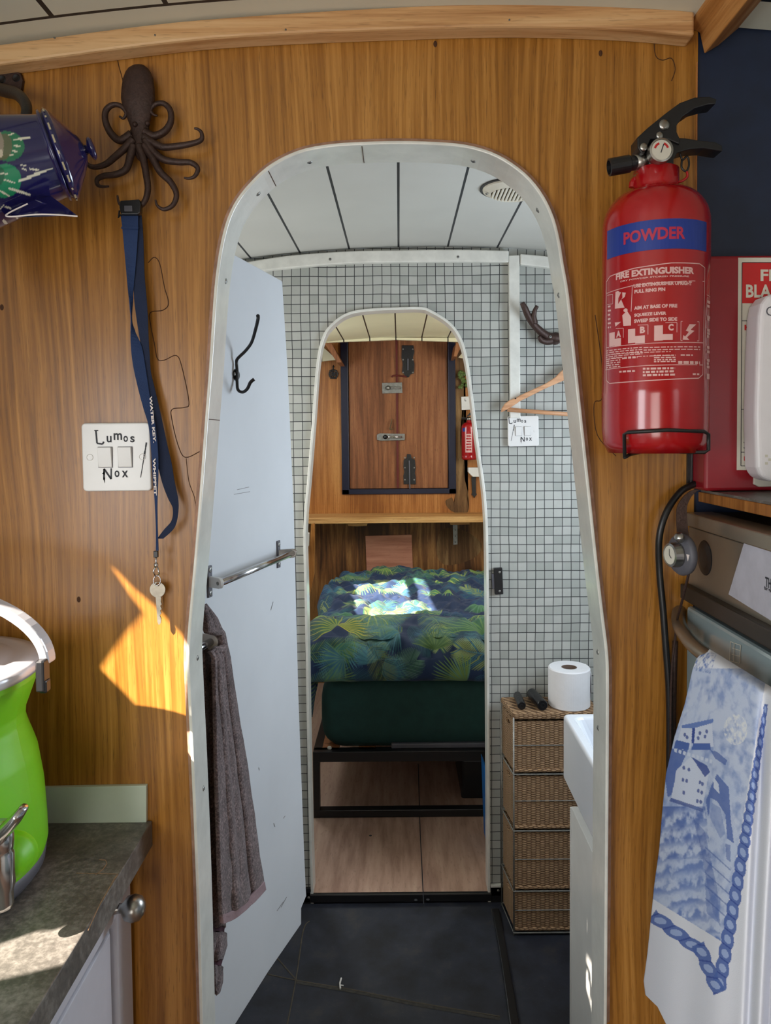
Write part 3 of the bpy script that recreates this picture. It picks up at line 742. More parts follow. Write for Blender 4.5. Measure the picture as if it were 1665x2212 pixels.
# ---- light switches
def rounded_rect(w, h, r, n=5):
    out = []
    for cx, cy, a0 in ((w / 2 - r, h / 2 - r, 0), (-w / 2 + r, h / 2 - r, 90), (-w / 2 + r, -h / 2 + r, 180), (w / 2 - r, -h / 2 + r, 270)):
        for k in range(n + 1):
            a = radians(a0 + 90 * k / n); out.append((cx + r * cos(a), cy + r * sin(a)))
    return out
def light_switch(label, q, Y, flip=False):
    tl, tr, br, bl_ = [P(a, b, Y) for a, b in q]
    c = (tl + tr + br + bl_) / 4; rt = ((tr - tl) + (br - bl_)).normalized(); up = Vector((-rt.z, 0, rt.x))
    w_ = ((tr - tl).length + (br - bl_).length) / 2; h_ = ((tl - bl_).length + (tr - br).length) / 2
    t = thing('light_switch', label, 'light switch', c, 'engraved light switches')
    f = flat(c, rt, up); n = rt.cross(up)      # n points at the viewer (-Y)
    k = w_ / .086
    pl = obj('plate', prism(NB(), [f(a, b) for a, b in rounded_rect(w_, h_, .005 * k)], -n * .0 + Vector((0, .0085, 0))), M['plastic'], t, bevel=.0016 * k, seg=3)
    for sx in (-1, 1):
        cx = sx * .0125 * k + (-.001 * k); g = flat(c, rt, up, .0)
        bm = NB(); w2, h2 = .0085 * k, .0125 * k
        top, bot = .0048, .0022
        v = [g(cx - w2, -h2), g(cx + w2, -h2), g(cx + w2, h2), g(cx - w2, h2)]
        hexa(bm, v + [v[0] + n * bot, v[1] + n * bot, v[2] + n * top, v[3] + n * top])
        rk = obj('rocker', bm, M['plastic'], t, bevel=.0006)
        obj('rocker_gap_shade', add_rect(NB(), cx, 0, w2 * 2 + .0016 * k, h2 * 2 + .0016 * k, flat(c, rt, up, .0002)), M['gapshade'], rk)  # shading round the rocker edges, painted as a flat grey surround
    for sx in ((-1, 1) if not flip else (1,)):
        bm = lathe(NB(), f(sx * .033 * k, 0), n, [(.0042 * k, -.001), (.0042 * k, .0006), (.0036 * k, .0009), (.0034 * k, .0004), (0, .0004)], 20); obj('screw_cover', bm, M['plastic'], t, smooth=False)
    h = flat(c, rt, up, .0004); bm = NB()
    L = lambda x, y: h(x * k, y * k)
    def st(pts, wd): add_line(bm, pts, wd, L)
    if not flip: ox, oy, nx, ny, s_ = -.0245, .0175, -.016, -.0275, 1
    else: ox, oy, nx, ny, s_ = -.040, .0225, -.007, -.029, .95
    # uneven, spiky letters: tall L with a hooked foot, then u m o s
    st([(ox, oy + .016), (ox + .001, oy - .000), (ox + .008, oy - .001), (ox + .0095, oy + .002)], .0020); st([(ox - .002, oy + .016), (ox + .003, oy + .016)], .0012)
    x = ox + .0135
    add_text(bm, 'u', (x + .0028), oy + .0050, .0062, .0082, L, bold=.02)
    add_text(bm, 'm', (x + .0138), oy + .0082, .0105, .0088, L, bold=.02)
    add_text(bm, 'o', (x + .0235), oy + .0052, .0056, .0078, L, bold=.02)
    add_text(bm, 's', (x + .0320), oy + .0046, .0056, .0078, L, bold=.02)
    # N drawn as a lightning bolt, then o x
    st([(nx, ny - .001), (nx + .0004, ny + .013)], .0022); st([(nx + .009, ny + .000), (nx + .0094, ny + .0135)], .0018); st([(nx + .0004, ny + .013), (nx + .009, ny + .000)], .0022)
    add_poly(bm, [(nx - .0012, ny + .002), (nx + .0014, ny + .002), (nx + .0008, ny - .0055)], L)
    add_poly(bm, [(nx - .0024, ny + .007), (nx + .001, ny + .010), (nx + .001, ny + .005)], L)
    add_text(bm, 'o', (nx + .0165), ny + .0065, .0062, .0085, L, bold=.02)
    add_text(bm, 'x', (nx + .0265), ny + .0062, .0078, .0085, L, bold=.02)
    wx0, wx1 = ((.0300, .0385) if not flip else (-.0345, -.0250))
    for i in range(8):
        a, b2 = i / 8, (i + 1) / 8
        st([(wx0 + (wx1 - wx0) * a, -.026 + .044 * a), (wx0 + (wx1 - wx0) * b2, -.026 + .044 * b2)], (.0009, .0010, .0010, .0012, .0012, .0022, .0015, .0020)[i])
    obj('lettering', bm, M['ink'], pl)
    return t
light_switch('white double light switch reading Lumos and Nox on the varnished wood wall', [(174, 914), (322, 913), (328, 1060), (180, 1062)], YB0 - .0085)

# ---- black iron hook and the enamel pot hanging on it
Zp = lambda a, b: (a / 6.145, 140 + b / 6.145)
t = thing('wall_hook', 'black iron wall hook holding the blue painted pot, top left corner', 'hook', P(15, 200, YB0))
pl_ = [(-22, 165), (-12, 154), (8, 150), (30, 151), (44, 158), (49, 172), (46, 190), (38, 204), (20, 200), (-5, 190), (-22, 188)]
o = obj('plate', prism(NB(), PS(pl_, YB0 - .006), (0, .006, 0)), M['castiron'], t, bevel=.0012)
for a, b in ((4, 171), (35, 168)): obj('screw', lathe(NB(), P(a, b, YB0 - .006), (0, -1, 0), [(.005, 0), (.004, .001), (.001, .0004), (0, .0004)], 14), M['blackp'], o)
q = [P(-14, 188, YB0 - .010), P(10, 196, YB0 - .030), P(36, 203, YB0 - .052), P(54, 222, YB0 - .075), P(57, 245, YB0 - .090), P(45, 266, YB0 - .098), P(20, 280, YB0 - .10), P(0, 268, YB0 - .10)]
obj('hook_arm', tube(NB(), catmull(q, 8), [.0075, .0075, .0068, .006, .0052, .0045, .004], 12), M['black'], t, smooth=True)

Yp = .822
rc = P(127, 336, Yp); ax = (P(160, 324, Yp) - P(127, 336, Yp)); ax = Vector((ax.x, .0052, ax.z)).normalized()
ra = (P(163, 424, Yp) - P(93, 247, Yp)).length / 2
t = thing('enamel_coffee_pot', 'dark blue enamel pot painted with green leaves hanging on its side from the black hook', 'pot', rc)
def pot_body():
    nu, nv = 260, 220; x, y, a = frame_of(ax)
    ths = np.linspace(0, 2 * pi, nu); hs = np.linspace(0, -.17, nv)
    prof_h = [0, -.003, -.008, -.06, -.11, -.15, -.166, -.17]; prof_r = [ra * .97, ra * .93, ra * .92, ra * 1.12, ra * 1.33, ra * 1.46, ra * 1.42, ra * .9]
    r = np.interp(hs, prof_h[::-1], prof_r[::-1])
    X, Y_, A = (np.array(v) for v in (x, y, a)); c = np.array(rc)
    pts = c + A * hs[:, None, None] + (X * np.cos(ths)[None, :, None] + Y_ * np.sin(ths)[None, :, None]) * r[:, None, None]
    # project to the photograph's frame only to know where each painted leaf belongs on the body
    Rm = np.array(CM.inverted()); rel = (pts.reshape(-1, 3) - np.array(EYE)) @ Rm.T
    sx = 832.5 - SHX + F * rel[:, 0] / -rel[:, 2]; sy = 1106 + SHY - F * rel[:, 1] / -rel[:, 2]
    zx = sx * 6.145; zy = (sy - 140) * 6.145
    col = np.tile(np.array(S(24, 22, 74)), (nu * nv, 1)); n_ = np.cross(np.repeat(np.array(ax)[None], 1, 0), np.array([0, 0, 1]))
    front = (pts.reshape(-1, 3) - (c + A * np.repeat(hs, nu)[:, None]))[:, 1] < 0.01
    def ell(cx, cy, a_, b_, rot, colr, m=None):
        dx, dy = zx - cx, zy - cy; u = dx * cos(rot) + dy * sin(rot); v = -dx * sin(rot) + dy * cos(rot)
        k = ((u / a_) ** 2 + (v / b_) ** 2 < 1) & front; col[k] = S(*colr)
    ell(90, 1080, 235, 200, .1, (30, 110, 76)); ell(40, 1090, 120, 180, .1, (88, 96, 70)); ell(-10, 1060, 60, 170, 0, (140, 130, 115)); ell(0, 1180, 40, 60, 0, (190, 180, 160))
    ell(60, 1540, 220, 230, .7, (26, 128, 88)); ell(-60, 1480, 120, 150, .3, (20, 96, 66))
    W_ = (212, 210, 190)
    for (x0, y0, x1, y1, wd) in ((170, 1000, 400, 965, 16), (110, 935, 185, 910, 9), (180, 1080, 275, 1075, 9), (160, 1145, 235, 1150, 9), (110, 1195, 180, 1200, 9), (240, 1550, 640, 1390, 20), (270, 1330, 355, 1340, 9),
                                 (280, 1370, 355, 1400, 10), (390, 1380, 530, 1400, 12), (0, 1445, 110, 1445, 9), (50, 1525, 200, 1565, 10), (110, 1635, 405, 1730, 18), (0, 1670, 130, 1745, 12), (40, 2060, 95, 2120, 20), (210, 1980, 240, 2060, 14), (60, 1880, 150, 1910, 12), (-20, 1940, 60, 1850, 8), (600, 1400, 700, 1375, 12)):
        dx, dy = x1 - x0, y1 - y0; L = math.hypot(dx, dy); u = ((zx - x0) * dx + (zy - y0) * dy) / L / L; v = ((zx - x0) * -dy + (zy - y0) * dx) / L
        k = (u > 0) & (u < 1) & (np.abs(v) < wd * (1.1 - np.abs(2 * u - 1) * .5)) & front; col[k] = S(*W_)
    return grid_me('body', pts, nu, nv, col)
obj_me('body', pot_body(), M['enamel'], t, smooth=True)
bm = NB(); x, y, a = frame_of(ax)
lathe(bm, rc, ax, [(ra * .90, -.007), (ra * 1.0, -.006), (ra * 1.01, -.0035), (ra * .9, -.003)], 48); obj('rim', bm, M['spec_top'], t, smooth=True)
lid = obj('lid', lathe(NB(), rc, ax, [(ra * .9, -.001), (ra * .985, -.001), (ra * 1.0, .0015), (ra * .99, .004), (ra * .93, .006), (ra * .84, .009), (ra * .55, .0185), (ra * .3, .026), (ra * .12, .029), (0, .029)], 48), M['spec_top'], t, smooth=True)
obj('knob', lathe(NB(), rc + ax * .028, ax, [(.006, 0), (.0045, .003), (.011, .005), (.0125, .0075), (.010, .010), (0, .011)], 24), M['spec_top'], lid, smooth=True)
bm = NB()
for k in range(22):     # cream dashes painted round the rim of the lid
    a0 = 2 * pi * k / 22; d = x * cos(a0) + y * sin(a0); e = -x * sin(a0) + y * cos(a0); p = rc + d * ra * 1.002 + ax * .0015
    L = .0042 if k % 3 else .0016
    v = [p + e * L + ax * .0009, p + e * L - ax * .0009, p - e * L - ax * .0009, p - e * L + ax * .0009]
    bm.faces.new([bm.verts.new(q + d * .0006) for q in v])
obj('painted_dashes', bm, M['dash'], lid)
# pouring spout, a beak pointing to the right below the body
bm = NB(); tip = P(167, 466, .775)
ring_ = [P(14, 466, .80), P(60, 425, .80), P(97, 414, .81), P(112, 435, .80), P(90, 455, .785), P(40, 462, .785), P(12, 470, .785)]
tip2 = P(165, 464, .79)
vs = [bm.verts.new(p) for p in ring_]; v1 = bm.verts.new(tip); v2 = bm.verts.new(tip2)
for i in range(len(vs)):
    a_, b_ = vs[i], vs[(i + 1) % len(vs)]
    bm.faces.new([a_, b_, v1 if i >= 4 else v2])
bm.faces.new([vs[4], v1, v2]); bm.faces.new([vs[0], v2, v1]); bm.faces.new(vs[::-1])
obj('spout', bm, M['spec_top'], t)
obj('spout_edge', tube(NB(), catmull([P(60, 440, .786), P(16, 462, .780), P(24, 468, .775), P(90, 463, .770), P(167, 467, .773)], 6), .0008, 6), M['inkwhite'], t)
hd = [P(-6, 262, Yp + .01), P(-10, 240, YB0 - .09), P(-25, 235, YB0 - .09), P(-60, 240, Yp + .01), P(-130, 262, Yp + .005), P(-150, 300, Yp)]
obj('handle', tube(NB(), catmull(hd, 6), .0045, 10), M['spec_top'], t, smooth=True)

# ---- worktop run on the left
WZ = .884
t1, t2 = PZ(318, 1790, WZ), PZ(60, 2212, WZ)
xe = lambda Y: t1.x + (t2.x - t1.x) * (Y - t1.y) / (t2.y - t1.y)
bm = NB(); Ya_, Yb_ = YB0 - .001, -.6
prism(bm, [Vector((W0, Ya_, WZ - .033)), Vector((xe(Ya_), Ya_, WZ - .033)), Vector((xe(Yb_), Yb_, WZ - .033)), Vector((W0, Yb_, WZ - .033))], (0, 0, .033))
tag(obj('worktop', bm, M['worktop'], bevel=.0012), 'dark grey stone-look laminate worktop along the left side', 'worktop')
# worn edge line and scratch
bm = NB(); bb = []
fm = lambda a, b: PZ(a, b, WZ + .0003)
add_line(bm, [(255, 1888), (246, 1900), (215, 1955), (190, 2010)], 2.0, fm); add_line(bm, [(165, 1886), (255, 1888)], 1.2, fm); add_line(bm, [(206, 1890), (222, 1878), (231, 1866), (228, 1858), (214, 1857)], 1.6, fm)
M['wear'] = plain('worn_laminate', S(150, 120, 95), .6, var=.3, vs=200)
o = obj('worn_edge', bm, M['wear']); o.parent = bpy.data.objects['worktop']
M['sage'] = plain('sage_panel', S(188, 198, 182), .35, var=.03)
bm = NB(); a, b = P(316, 1697, YB0 - .006), P(316, 1786, YB0 - .006)
prism(bm, [Vector((W0, YB0 - .006, WZ)), Vector((b.x, YB0 - .006, WZ)), Vector((a.x, YB0 - .006, a.z)), Vector((W0, YB0 - .006, a.z - .006))], (0, .0059, 0))
tag(obj('splashback', bm, M['sage'], bevel=.0006), 'pale grey-green splashback panel behind the left worktop', 'splashback')
# base cabinet
M['cab'] = plain('cabinet_paint', S(196, 196, 204), .35, var=.03)
t = thing('base_cabinet', 'white panelled kitchen base cabinet under the dark worktop', 'cabinet', (-.56, .4, 0))
xd = P(281, 1950, .925).x
dx = lambda Y: xd + (xe(Y) - xe(.925))
bm = NB(); prism(bm, [Vector((W0 + .008, .935, .0)), Vector((dx(.935) - .022, .935, 0)), Vector((dx(-.6) - .022, -.6, 0)), Vector((W0 + .008, -.6, 0))], (0, 0, WZ - .034)); obj('carcass', bm, M['cab'], t)
def door_panel(ya, yb, z0, z1):
    bm = NB(); st_ = .048
    f = lambda Y, z, o_: Vector((dx(Y) - .020 + o_, Y, z))
    def slab(y0_, y1_, a_, b_, o0, o1):
        hexa(bm, [f(y0_, a_, o0), f(y1_, a_, o0), f(y1_, b_, o0), f(y0_, b_, o0), f(y0_, a_, o1), f(y1_, a_, o1), f(y1_, b_, o1), f(y0_, b_, o1)])
    slab(ya, ya - st_, z0, z1, 0, .020); slab(yb + st_, yb, z0, z1, 0, .020); slab(ya - st_, yb + st_, z1 - st_, z1, 0, .020); slab(ya - st_, yb + st_, z0, z0 + st_, 0, .020)
    d = obj('door', bm, M['cab'], t, bevel=.0018)
    bm2 = NB(); bm = bm2
    hexa(bm2, [f(ya - st_, z0 + st_, .0), f(yb + st_, z0 + st_, .0), f(yb + st_, z1 - st_, .0), f(ya - st_, z1 - st_, .0), f(ya - st_, z0 + st_, .011), f(yb + st_, z0 + st_, .011), f(yb + st_, z1 - st_, .011), f(ya - st_, z1 - st_, .011)])
    g = .012
    hexa(bm2, [f(ya - st_ - g, z0 + st_ + g, .01), f(yb + st_ + g, z0 + st_ + g, .01), f(yb + st_ + g, z1 - st_ - g, .01), f(ya - st_ - g, z1 - st_ - g, .01), f(ya - st_ - g, z0 + st_ + g, .016), f(yb + st_ + g, z0 + st_ + g, .016), f(yb + st_ + g, z1 - st_ - g, .016), f(ya - st_ - g, z1 - st_ - g, .016)])
    obj('panel', bm2, M['cab'], d, bevel=.002)
    return d
d1 = door_panel(.928, .44, .06, WZ - .040)
door_panel(.434, -.1, .06, WZ - .040)
kc = PX(290, 1962, dx(.86) + .026)
bm = lathe(NB(), kc - Vector((.027, 0, 0)), (1, 0, 0), [(.009, 0), (.007, .003), (.0055, .009), (.0055, .012), (.0135, .018), (.0155, .026), (.0135, .034), (.007, .039), (0, .040)], 28)
obj('knob', bm, M['steel'], d1, smooth=True)

# ---- green water container
cc = Vector((-.535, .795, WZ)); 
t = thing('water_container', 'bright green collapsible water container with grey lid and chrome tap on the worktop', 'container', cc)
obj('base', lathe(NB(), cc, (0, 0, 1), [(.108, 0), (.120, .002), (.128, .012), (.130, .026), (.124, .030), (.10, .030)], 56), M['greyrubber'], t, smooth=True)
def sil_prof(h):
    hh = [.022, .035, .06, .10, .14, .165, .18, .192, .205, .222, .232, .238]
    rr = [.128, .1315, .131, .129, .1235, .1165, .113, .1135, .118, .124, .126, .123]
    return float(np.interp(h, hh, rr))
hs = np.linspace(.022, .238, 80); nu = 96; ths = np.linspace(0, 2 * pi, nu); pts = np.zeros((80, nu, 3))
for i, h in enumerate(hs):
    for j, a in enumerate(ths):
        # folds of the silicone near the waist
        wst = math.exp(-((h - .178) / .022) ** 2); fold = .004 * wst * (abs(((a * 6 / (2 * pi)) % 1) - .5) * 2 - .5)
        r = sil_prof(h) + fold; pts[i, j] = (cc.x + r * cos(a), cc.y + r * sin(a), cc.z + h)
obj_me('body', grid_me('body', pts, nu, 80), M['silicone'], t, smooth=True)
lid = obj('lid', lathe(NB(), cc, (0, 0, 1), [(.118, .236), (.129, .236), (.1305, .240), (.1305, .245), (.128, .249), (.112, .252), (.104, .250), (.098, .252), (.06, .254), (.046, .254), (.045, .262), (.042, .266), (0, .267)], 64), M['lidmetal'], t, smooth=False)
for p in lid.data.polygons: p.use_smooth = True
obj('lid_gasket', lathe(NB(), cc, (0, 0, 1), [(.105, .230), (.1275, .230), (.1275, .2365), (.105, .2365)], 64), M['silicone'], t, smooth=False)
piv = P(103, 1422, .795)
hx = piv.x - cc.x
arc = [Vector((cc.x + hx * cos(a) * (1 if a < pi / 2 else 1), cc.y - .012 * sin(a), piv.z + .082 * sin(a))) for a in np.linspace(-.06, pi + .06, 40)]
def strap_tube(bm, pts, w_, th):
    rg = []
    for i, p in enumerate(pts):
        a = pts[max(i - 1, 0)]; b = pts[min(i + 1, len(pts) - 1)]; tt = (b - a).normalized(); n = Vector((0, 1, 0)); m_ = tt.cross(n).normalized()
        rg.append([bm.verts.new(p + n * sx * w_ / 2 + m_ * sz * th / 2) for sx, sz in ((-1, -1), (1, -1), (1, 1), (-1, 1))])
    for a, b in zip(rg, rg[1:]):
        for k in range(4): bm.faces.new([a[k], a[(k + 1) % 4], b[(k + 1) % 4], b[k]])
    bm.faces.new(rg[0]); bm.faces.new(rg[-1][::-1]); return bm
obj('handle', strap_tube(NB(), arc, .020, .010), M['lidmetal'], t, bevel=.003, seg=3)
for s_ in (1, -1):
    b = NB(); c_ = Vector((cc.x + s_ * hx, piv.y - .012, piv.z - .014)); box(b, c_, (.009, .016, .034)); box(b, c_ + Vector((s_ * .002, 0, -.012)), (.008, .012, .014))
    obj('handle_pivot', b, M['blackp'], t, bevel=.002)
tp = PX(6, 1850, 0) if False else None
tc = Vector((cc.x + .086, cc.y - .098, WZ))            # the tap faces the cook
td = Vector((.35, -.94, 0)).normalized()
tap = thing('tap_tmp', 'x', 'x'); bpy.data.objects.remove(tap)
Yt = .685
bt = P(2, 1900, Yt)
bm = lathe(NB(), bt + Vector((0, .0, .055)), (0, 0, -1), [(0, 0), (.009, 0), (.011, .006), (.0125, .012), (.0125, .024), (.0115, .026), (.0125, .029), (.0125, .060), (.0105, .066), (.0105, .078), (.0095, .082), (.0, .082)], 28)
tb = obj('tap', bm, M['chrome'], t, smooth=True)
obj('tap_stem', cyl(NB(), bt + Vector((0, 0, .005)), Vector((cc.x + .10, cc.y - .085, bt.z + .005)), .008), M['chrome'], tb, smooth=True)
obj('tap_collar', lathe(NB(), bt + Vector((0, .006, .005)), (-.25, 1, 0), [(.013, .0), (.018, .012), (.022, .022), (.024, .03)], 24), M['silicone'], tb, smooth=True)
lv = [P(-4, 1812, Yt - .004), P(4, 1800, Yt - .010), P(22, 1782, Yt - .014), P(42, 1758, Yt - .016), P(52, 1742, Yt - .014)]
bm = NB(); q = catmull(lv, 6); n = len(q); rg = []
for i, p in enumerate(q):
    a = q[max(i - 1, 0)]; b = q[min(i + 1, n - 1)]; tt = (b - a).normalized(); m_ = Vector((0, 1, 0)); u_ = tt.cross(m_).normalized(); wd = float(np.interp(i / (n - 1), [0, .2, .8, 1], [.009, .012, .011, .005])); th = float(np.interp(i / (n - 1), [0, .5, 1], [.008, .006, .0035]))
    rg.append([bm.verts.new(p + m_ * cos(k * pi / 4) * wd + u_ * sin(k * pi / 4) * th) for k in range(8)])
for a, b in zip(rg, rg[1:]):
    for k in range(8): bm.faces.new([a[k], a[(k + 1) % 8], b[(k + 1) % 8], b[k]])
bm.faces.new(rg[0]); bm.faces.new(rg[-1][::-1])
obj('tap_lever', bm, M['chrome'], tb, smooth=True)

# ---- powder fire extinguisher
ec = P(1414, 980, .872); R_e = (P(1525, 700, .872) - P(1304, 700, .872)).length / 2
zb = P(1414, 978, .86).z; zt = P(1414, 400, .86).z; ecx, ecy = P(1414.5, 700, .872).x, .872
t = thing('fire_extinguisher', 'large red powder fire extinguisher hanging on the wood wall right of the arch', 'fire extinguisher', (ecx, ecy, zb))
H = zt - zb
def dome(r, h0, h1, n=8, r1=0): return [(r1 + (r - r1) * cos(pi / 2 * k / n), h0 + (h1 - h0) * sin(pi / 2 * k / n)) for k in range(n + 1)]
prof = [(0, .016), (R_e * .55, .014), (R_e * .80, .004), (R_e * .88, .0), (R_e * .97, .012), (R_e, .028), (R_e, .066), (R_e * 1.006, .069), (R_e, .072)] + [(R_e, H - .045)] + dome(R_e, H - .045, H - .004, 10, .026)[1:] + [(.0255, H + .002), (.0255, H + .020), (.022, H + .022), (0, H + .022)]
obj('cylinder', lathe(NB(), (ecx, ecy, zb), (0, 0, 1), prof, 72), M['red'], t, smooth=True)
for p in bpy.data.objects['cylinder'].data.polygons: pass
EA = -.33
def wrap(u, v, off=.0004):
    a = EA + u / R_e; r = R_e + off; return Vector((ecx + r * sin(a), ecy - r * cos(a), v))
Zx = lambda px: None
def ez(py): return P(1415, py, ecy - R_e * .95).z
def eu(px):
    k = max(-.97, min(.97, (px - 1414.5) / 110.5)); return math.asin(k) * R_e
z1, z0 = ez(474), ez(539)
obj('hazard_band', add_rect(NB(), (eu(1318) + eu(1512)) / 2, (z0 + z1) / 2, eu(1512) - eu(1318), z1 - z0, wrap, 30), M['blueband'], t)
w6 = lambda u, v: wrap(u, v, .0008)
bm = NB(); add_text(bm, 'POWDER', (eu(1353) + eu(1470)) / 2, ez(505), eu(1470) - eu(1353), .0135, w6, bold=.035); obj('lettering', bm, M['redonblue'], t)
zz4 = lambda a, b: (1280 + a / 4.254, 560 + b / 4.254)
def uv(a, b):
    x_, y_ = zz4(a, b); sag = 8 * ((x_ - 1415) / 110) ** 2 * (960 - y_) / 400 + (1415 - x_) * .028 * (1 if y_ < 800 else .6)
    return eu(x_), ez(y_ - sag)
L4 = lambda pts, wd, bm: add_line(bm, [uv(a, b) for a, b in pts], wd, wrap)
bm = NB()
fr = [(160, 1100), (155, 160), (190, 115), (400, 70), (700, 40), (930, 45), (975, 75), (975, 160), (970, 560), (965, 1060), (930, 1095), (700, 1105), (300, 1125), (190, 1130), (160, 1100)]
def dens(pts, k=6): return [tuple(np.array(a) + (np.array(b) - np.array(a)) * i / k) for a, b in zip(pts, pts[1:]) for i in range(k)] + [pts[-1]]
L4(dens(fr), .0010, bm)
for ln in ([(160, 270), (400, 228), (975, 200)], [(160, 790), (560, 770), (970, 765)], [(150, 1000), (500, 975), (965, 968)], [(385, 230), (375, 470)]): L4(dens(ln), .0007, bm)
def T4(s, a, b, w_, h_, bold=.03):
    u_, v_ = uv(a, b); u0, _ = uv(a - w_ / 2, b); u1, _ = uv(a + w_ / 2, b)
    add_text(bm, s, u_, v_, u1 - u0, h_ / 4.254 / F * .81 * 1.0, wrap, bold=bold)
T4('FIRE EXTINGUISHER', 560, 108, 640, 62, .05); T4('DRY POWDER STORED PRESSURE', 560, 162, 560, 14)
T4('USE EXTINGUISHER UPRIGHT', 640, 225, 470, 34, .05); T4('PULL RING PIN', 525, 282, 250, 34, .05)
T4('AIM AT BASE OF FIRE', 575, 433, 350, 34, .05); T4('SQUEEZE LEVER', 530, 503, 260, 34, .05); T4('SWEEP SIDE TO SIDE', 575, 555, 350, 34, .05)
for s_, a, b in (('A', 268, 672), ('B', 470, 645), ('C', 700, 628)): T4(s_, a, b, 42, 62, .05)
obj('label_lettering', bm, M['inkpink'], t)
bm = NB()
def box4(a, b, w_, h_):
    u0, v0 = uv(a, b); u1, _ = uv(a + w_, b); _, v1 = uv(a, b + h_); add_rect(bm, (u0 + u1) / 2, (v0 + v1) / 2, u1 - u0, abs(v0 - v1), wrap, 4)
# pictogram plates with figures
for a, b, w_, h_ in ((185, 655, 50, 130), (235, 715, 55, 70), (350, 635, 60, 130), (410, 700, 80, 70), (565, 610, 70, 140), (635, 690, 80, 55)): box4(a, b, w_, h_)
for pg in ([(240, 270), (330, 290), (320, 330), (290, 350), (320, 430), (235, 430)], [(300, 500), (340, 460), (375, 520), (375, 600), (310, 600)], [(235, 560), (290, 560), (240, 600)],
           [(850, 600), (905, 600), (860, 650), (890, 660), (830, 720), (850, 745), (795, 742), (800, 700), (815, 712), (845, 670), (820, 660)]):
    add_poly(bm, [uv(a, b) for a, b in pg], wrap)
for a, b in ((258, 285), (328, 455)): add_poly(bm, [uv(a + 18 * cos(k * pi / 5), b + 18 * sin(k * pi / 5)) for k in range(10)], wrap)
for q in ([(780, 575), (930, 575), (930, 750), (780, 750), (780, 575)], [(245, 620), (310, 620), (310, 710)], [(430, 600), (515, 600), (515, 690)], [(655, 585), (748, 585), (748, 675)], [(165, 290), (215, 290), (215, 380), (165, 380)]): L4(q, .0006, bm)
# lines of small print, drawn as fine rules broken into words
random.seed(3)
def small(a0, a1, b, slope=-.05, hh=.0016):
    a = a0
    while a < a1:
        w_ = random.uniform(14, 46); e = min(a + w_, a1); u0, v0 = uv(a, b + (a - a0) * slope); u1, v1 = uv(e, b + (e - a0) * slope)
        add_poly(bm, [(u0, v0 - hh / 2), (u1, v1 - hh / 2), (u1, v1 + hh / 2), (u0, v0 + hh / 2)], wrap); a = e + 9
for b in (822, 842, 862, 882): small(155, 470, b, -.05, .0011)
for b in (835, 858): small(480, 940, b - 25, -.01, .0011)
for b in (902, 922, 942, 962, 982): small(155, 285, b, -.04, .0012)
for b in (885, 905, 925, 942): small(565, 740, b, -.01, .0013)
small(300, 430, 905); small(780, 880, 882, 0, .0016); small(760, 940, 950, 0, .003)
for b in (1005, 1035, 1065): small(475, 735, b, -.01, .0022)
small(275, 410, 1025, -.02, .002); small(880, 935, 1058, 0, .002)
for b in (400, 440, 480, 520, 560, 600): small(170, 200, b, 0, .002)
# the narrow second panel round the side
for q in ([(995, 320), (1040, 330)], [(1000, 335), (985, 570), (980, 850), (978, 1105)],): L4(dens(q, 4), .0007, bm)
for b in (380, 420, 520, 540, 640, 670, 700, 800, 840, 920, 950, 980, 1060, 1085): small(1000, 1036, b, 0, .003)
for b in (860, 895): small(200, 700, b, -.02, .0008)
obj('label_print', bm, M['inkpink'], t)
Ye = ecy - .012
nk = obj('neck_lug', tube(NB(), catmull([P(1365, 405, ecy), P(1368, 392, ecy), P(1382, 380, ecy)], 4), .004, 8), M['red'], t)
zn = P(1418, 368, ecy - .02).z
vx = P(1415, 350, Ye).x
v_ = obj('valve_body', lathe(NB(), (vx, ecy, zn - .004), (0, 0, 1), [(.020, 0), (.021, .005), (.017, .008), (.014, .013), (.015, .022), (.013, .034), (.009, .040), (0, .040)], 28), M['steel'], t, smooth=True)
n0, n1, n2 = P(1325, 360, Ye), P(1368, 352, Ye), P(1412, 346, ecy)
bm = lathe(NB(), n1, n0 - n1, [(.0075, -.004), (.0085, 0), (.0085, .004), (.0098, .005), (.0098, .028), (.0078, .0285), (.0072, .020), (0, .020)], 24); obj('nozzle', bm, M['blackp'], t, smooth=False)
obj('nozzle_stem', cyl(NB(), n1, n2, .0085, 20), M['steel'], v_, smooth=True)
gc = P(1429, 323, Ye - .022)
g = obj('pressure_gauge', lathe(NB(), gc + Vector((0, .014, 0)), (0, -1, 0), [(.008, -.008), (.0125, 0), (.0135, .006), (.0132, .0135), (.0115, .014), (.0112, .012), (0, .012)], 32), M['steel'], t, smooth=False)
obj('gauge_face', lathe(NB(), gc + Vector((0, .0015, 0)), (0, -1, 0), [(.0111, 0), (.0111, .0004), (0, .0004)], 28), M['paper'], g)
fg = flat(gc + Vector((0, .0008, 0)), (1, 0, 0), (0, 0, 1)); bm = NB()
add_line(bm, [(.0075 * cos(a), .0075 * sin(a)) for a in np.linspace(.3, 1.2, 8)], .0024, fg); add_line(bm, [(.0075 * cos(a), .0075 * sin(a)) for a in np.linspace(1.9, 2.9, 8)], .0024, fg); obj('gauge_scale', bm, M['inkred'], g)
bm = NB(); add_line(bm, [(-.0005, -.003), (.0025, .0065)], .0011, fg); obj('needle', bm, M['ink'], g)
def plate_prism(name, pts, y0, y1, mat, parent, bv=.0012): return obj(name, prism(NB(), PS(pts, y0), (0, y1 - y0, 0)), mat, parent, bevel=bv)
